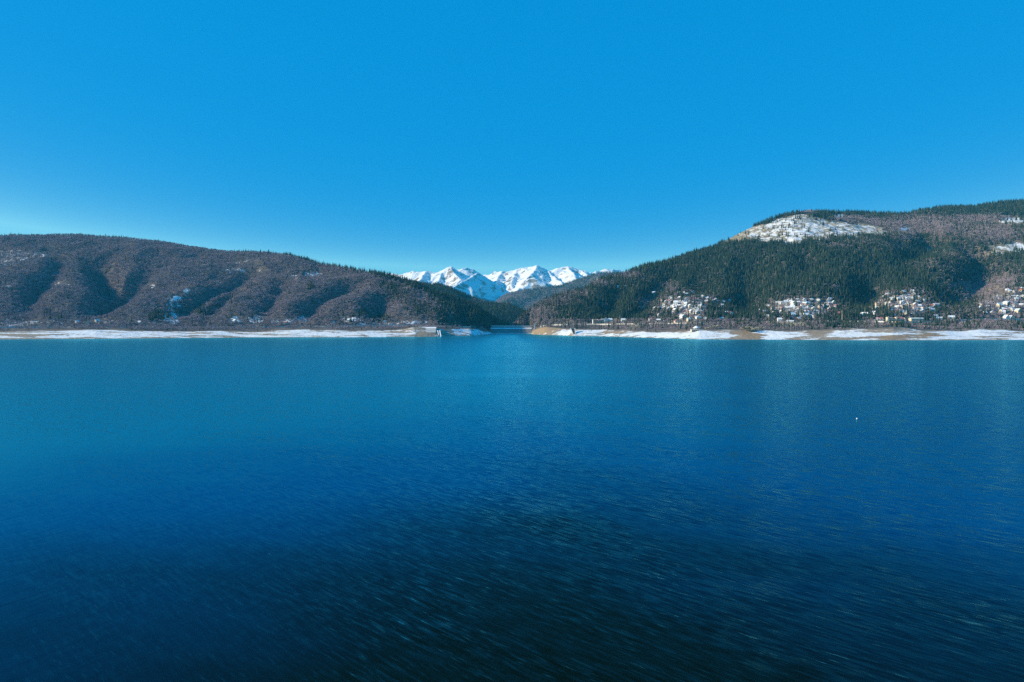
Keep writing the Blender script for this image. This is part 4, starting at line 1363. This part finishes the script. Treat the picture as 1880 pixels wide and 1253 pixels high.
def conif_right(px, py, V, x, y):
    c = 0.95 - 0.9 * blobs(px, py, BAREPATCH_R)
    c = c - 0.45 * sstep(1690, 1760, px) * sstep(480, 500, py)
    c = np.where(py > 590, np.minimum(c, 0.22), c)
    c = c - 0.5 * blobs(px, py, [(1255, 562, 80, 30, 1), (1470, 566, 85, 22, 1), (1660, 562, 66, 30, 1), (1840, 562, 50, 30, .8)])
    c = np.maximum(c, blobs(px, py, [(1540, 597, 44, 9, .85), (1490, 590, 20, 6, .5), (1652, 600, 22, 6, .85), (1720, 598, 30, 8, .6), (1865, 600, 22, 7, .7), (1160, 575, 40, 14, .9), (1308, 570, 14, 12, .9), (1345, 575, 20, 10, .6), (1250, 575, 20, 8, .6), (1690, 382, 40, 8, 1), (1760, 378, 60, 8, 1),
                                     (1850, 372, 60, 9, 1), (1900, 385, 60, 10, .8), (1700, 438, 24, 6, .9), (1545, 392, 10, 3, 1), (1660, 560, 10, 4, .4), (1800, 385, 60, 5, .8), (1075, 530, 14, 4, .9)]))
    g = crest_gap(R_CREST, px, py)
    c = np.where((g < 4.5) & (px < 1462) & (px > 1330), 0.97, c)
    return np.clip(c, 0.03, 0.97)


def dens_left(px, py, V, x, y):
    d = 1.0 - 0.70 * np.clip(blobs(px, py, SNOW_L) * 1.9, 0, 1)
    d = d * np.clip(0.95 + 0.5 * fbm(x / 90, y / 90, 3, 71), 0.2, 1.4)
    e_ = V + 0.10 * fbm(x / 40, y / 40, 3, 12)
    d = d * sstep(1.98, 2.06, e_)
    d = np.where(V < 3.0, d * np.clip(0.75 + 1.2 * fbm(x / 45, y / 25, 3, 15), 0.0, 1.3), d)
    d = d * (1 - ((px > 838) & (V < 2.7)) * 0.85)
    return d


def dens_right(px, py, V, x, y):
    d = 1.0 - 0.85 * np.clip(blobs(px, py, [s for s in SNOW_R if s[2] < 40 or s[1] < 470]) * 1.8, 0, 1)
    d = d * (1 - 0.40 * blobs(px, py, [(1255, 560, 75, 26, 1), (1470, 564, 85, 20, 1), (1660, 560, 66, 26, 1), (1840, 562, 50, 24, 1)]))
    m_ = inpoly(px + 9 * fbm(x / 45, y / 45, 3, 6), py + 6 * fbm(x / 50, y / 50, 4, 5), CLEARING)
    d = np.where(m_, 0.012 + 0.10 * (fbm(x / 35, y / 35, 3, 8) > 0.28), d)
    d = d * (1 - 0.8 * blobs(px, py, [(1855, 412, 36, 7, 1), (1845, 458, 52, 11, 1), (1820, 532, 34, 8, .6)]))
    d = d * np.clip(0.95 + 0.4 * fbm(x / 80, y / 80, 3, 72), 0.2, 1.4)
    e_ = V + 0.10 * fbm(x / 40, y / 40, 3, 13)
    d = d * sstep(1.98, 2.06, e_)
    d = np.where(V < 3.0, d * np.clip(0.85 + 1.2 * fbm(x / 45, y / 25, 3, 16), 0.0, 1.4), d)
    d = d * (1 - ((px < 1000) & (V < 2.2)))
    return d


ALL = {'con': [], 'bar': []}


def grow(h, dens, conf, spacing_b, spacing_c, vmin, vmax, hc=(9, 19), hb=(7, 11), front=True):
    for kind, spacing in (('con', spacing_c), ('bar', spacing_b)):
        fn = (lambda px, py, V, x, y: dens(px, py, V, x, y) * conf(px, py, V, x, y)) if kind == 'con' else (lambda px, py, V, x, y: dens(px, py, V, x, y) * (1 - conf(px, py, V, x, y)))
        x, y, z, V = scatter(h, fn, spacing, vmin, vmax)
        ok = keep(x, y)
        x, y, z, V = x[ok], y[ok], z[ok], V[ok]
        lo, hi = hc if kind == 'con' else hb
        s = lo + (hi - lo) * rng.beta(2, 2.4, len(x))
        if front:
            s = np.where(V < 3.0, s * (0.80 if kind == 'con' else 0.72), s)
            s = np.where(V < 2.15, s * 0.72, s)
        ALL[kind].append(np.stack([x, y, z - 0.4, s, rng.random(len(x)) * 6.283, rng.integers(0, 4, len(x)), V], -1))


grow(left, dens_left, conif_left, 25, 26, 1.9, 4.25)
grow(right, dens_right, conif_right, 27, 36, 1.9, 4.25, (10, 21.5))
one = lambda v: (lambda px, py, V, x, y: np.full(np.shape(px), v))
grow(mid, one(1.0), lambda px, py, V, x, y: np.clip(0.97 - 0.6 * blobs(px, py, [(905, 554, 50, 4, 1)]), 0.1, 1), 40, 32, 0.2, 3.3, (11, 17), (9, 12), False)
grow(far, one(1.0), lambda px, py, V, x, y: np.clip(0.45 + 0.9 * fbm(x / 200, y / 200, 3, 99), 0.05, 0.9), 150, 115, 0.2, 3.3, (15, 22), (13, 18), False)

# a few trees the photograph singles out: (px, py of the foot, height in metres, kind, spread)
for kind in ALL: ALL[kind] = np.concatenate(ALL[kind])

ZONES_L = [(120, 'at the far left end of the left shore'), (250, 'left of the snowy gully on the left shore'), (350, 'at the foot of the snowy gully on the left shore'), (480, 'right of the snowy gully on the left shore'), (640, 'by the middle of the left shore road'),
           (752, 'just left of the concrete apron'), (830, 'behind the concrete apron and drain chute'), (960, 'on the shaded slope beside the dam')]
ZONES_R = [(1045, 'between the dam and the water intake'), (1090, 'beside the water intake'), (1130, 'around the long dark hotel'), (1200, 'right of the long dark hotel'), (1262, 'left of the round pavilion'), (1300, 'behind the round pavilion'), (1345, 'right of the round pavilion'), (1410, 'by the brown sandy spit'),
           (1480, 'on the shore below the middle houses'), (1550, 'in the shore wood below the flagpole'), (1620, 'between the flagpole and the beige hotel'), (1680, 'in front of the beige hotel'), (1760, 'in front of the low cream building'), (1830, 'on the open shore left of the white villa'), (9999, 'at the far right end of the shore')]


def zone(px):
    for lim, t in (ZONES_L if px < 950 else ZONES_R):
        if px < lim: return t


def single(parts, name, x, y, z, s, rot, sx=1.0):
    root = empty(name, (x, y, z), rot)
    root.scale = (s * sx, s * sx, s)
    for nm, me in parts:
        c = bpy.data.objects.new(nm, me)
        COL.objects.link(c)
        c.parent = root
    return root


CON_P = [[('crown', mesh('conifer_crown', *c, M_CONIFER)), ('trunk', mesh('conifer_trunk', *CT, M_TRUNK))] for c in CON]
BAR_P = [[('crown', mesh('bare_crown', *c, M_BARE)), ('trunk', mesh('bare_trunk', *BT, M_TRUNK))] for c in BAR]
NEAR = 288
for kind, parts, nm, word in (('con', CON_P, 'conifer_tree', 'conifer'), ('bar', BAR_P, 'bare_tree', 'leafless tree')):
    A = ALL[kind]
    px, py = pxy(A[:, 0], A[:, 1], A[:, 2])
    inview = (px > 4) & (px < 1876) & (A[:, 6] < 3.1)
    score = np.where(inview, A[:, 3] / A[:, 1] * (1.0 + 0.35 * (A[:, 6] < 2.25)), 0)
    order = np.argsort(-score)[:NEAR]
    for i in order:
        x, y, z, s, r, k, V = A[i]
        size = 'tall' if s > (10.0 if kind == 'con' else 7.0) else 'short'
        zn = zone(px[i])
        lab = ('%s dark green conifer standing %s' if kind == 'con' else '%s grey-brown leafless tree standing %s') % (size, zn)
        tag(single(parts[int(k)], nm, x, y, z, s, r), lab, 'tree', '%s %ss %s' % (size, word, zn))
    mask = np.ones(len(A), bool)
    mask[order] = False
    ALL[kind] = A[mask]

# round grey thicket on the brown spit, and the row of pale tall poplars
BUSH = [bare_mesh(70 + s, 1500, 0.62, 0.75, 0.02) for s in range(2)]
BUSH_ME = [mesh('thicket_crown', *b, M_THICKET) for b in BUSH]
for px, py, s, w, lab in ((1376, 609.5, 18, 2.1, 'biggest round grey thicket, standing on the brown sandy spit'), (1297, 606.5, 10, 1.0, 'rounded pale thicket just right of the round pavilion'), (1312, 604, 14, 1.2, 'tall loose grey thicket up the bank from the round pavilion'),
                          (1397, 606.5, 10, 1.6, 'lower grey thicket leaning against the biggest one on the spit')):
    p = right.point(px, py)
    o = single([('crown', BUSH_ME[px % 2]), ('trunk', BAR_P[0][1][1])], 'thicket', p[0], p[1], p[2], s, px, w)
    tag(o, lab, 'bush')
POP = mesh('poplar_crown', *bare_mesh(90, 90, 0.10, 1.0, 0.25), M_THICKET)
POPT = mesh('poplar_trunk', *trunk_mesh(0.9, 0.026, 0.010), M_PALEBARK)
for i in range(9):
    px = 1438 + i * 4.6 + rnd.uniform(-1, 1)
    p = right.point(px, 605.5 + rnd.uniform(-.6, .6))
    o = single([('crown', POP), ('trunk', POPT)], 'poplar_tree', p[0], p[1], p[2], rnd.uniform(14, 17), rnd.uniform(0, 6))
    tag(o, 'slim poplar with pale bare trunk, in the row right of the biggest thicket', 'tree', 'pale poplars in a row on the shore')
for i in range(7):
    px = 1158 + i * 2.7 + rnd.uniform(-1, 1)
    p = right.point(px, 606.5 + rnd.uniform(-.6, .6))
    o = single([('crown', POP), ('trunk', POPT)], 'poplar_tree', p[0], p[1], p[2], rnd.uniform(11, 15), rnd.uniform(0, 6))
    tag(o, 'slim bare poplar with pale trunk, in the clump right of the dark hotel', 'tree', 'pale poplars right of the dark hotel')


def forest(name, A, protos, lab):
    me = bpy.data.meshes.new(name)
    n = len(A)
    me.vertices.add(n)
    me.vertices.foreach_set('co', np.ascontiguousarray(A[:, :3], np.float32).ravel())
    for k, c, ty in (('tree_scale', 3, 'FLOAT'), ('tree_turn', 4, 'FLOAT')):
        me.attributes.new(k, ty, 'POINT').data.foreach_set('value', np.ascontiguousarray(A[:, c], np.float32))
    me.attributes.new('tree_kind', 'INT', 'POINT').data.foreach_set('value', A[:, 5].astype(np.int32))
    o = link(name, me)
    g = bpy.data.node_groups.new(name, 'GeometryNodeTree')
    g.interface.new_socket('Geometry', in_out='INPUT', socket_type='NodeSocketGeometry')
    g.interface.new_socket('Geometry', in_out='OUTPUT', socket_type='NodeSocketGeometry')
    N, L = g.nodes.new, g.links.new
    gi, go = N('NodeGroupInput'), N('NodeGroupOutput')
    join = N('GeometryNodeJoinGeometry')
    for p in reversed(protos):
        oi = N('GeometryNodeObjectInfo')
        oi.inputs['Object'].default_value = p
        oi.inputs['As Instance'].default_value = True
        L(oi.outputs['Geometry'], join.inputs[0])
    iop = N('GeometryNodeInstanceOnPoints')
    L(gi.outputs[0], iop.inputs['Points'])
    L(join.outputs[0], iop.inputs['Instance'])
    iop.inputs['Pick Instance'].default_value = True
    def attr(nm, ty):
        x = N('GeometryNodeInputNamedAttribute')
        x.data_type = ty
        x.inputs['Name'].default_value = nm
        return x.outputs['Attribute']
    L(attr('tree_kind', 'INT'), iop.inputs['Instance Index'])
    L(attr('tree_scale', 'FLOAT'), iop.inputs['Scale'])
    cx_ = N('ShaderNodeCombineXYZ')
    L(attr('tree_turn', 'FLOAT'), cx_.inputs[2])
    L(cx_.outputs[0], iop.inputs['Rotation'])
    L(iop.outputs[0], go.inputs[0])
    md = o.modifiers.new('trees', 'NODES')
    md.node_group = g
    tag(o, lab, 'forest', None, 'stuff')
    return o


forest('conifer_forest', ALL['con'], P_CON, 'dark green conifer forest covering the right hill and the ridge by the dam')
forest('bare_forest', ALL['bar'], P_BAR, 'purple-brown leafless forest covering most of the left hill')
print('TREES', len(ALL['con']), len(ALL['bar']))

# ------------------------------------------------------------------ haze
hz = MB().box(-14500, 14500, -14500, 14500, -23.5, 900)
m = bpy.data.materials.new('thin_air')
m.use_nodes = True
n = m.node_tree
n.nodes.remove(n.nodes['Principled BSDF'])
pv = n.nodes.new('ShaderNodeVolumePrincipled')
pv.inputs['Color'].default_value = (0.06, 0.62, 1.0, 1)
pv.inputs['Density'].default_value = 4.2e-5
n.links.new(pv.outputs[0], n.nodes['Material Output'].inputs['Volume'])
o = hz.build('haze', m)
tag(o, 'thin blue haze softening the distant peaks', 'haze', None, 'stuff')
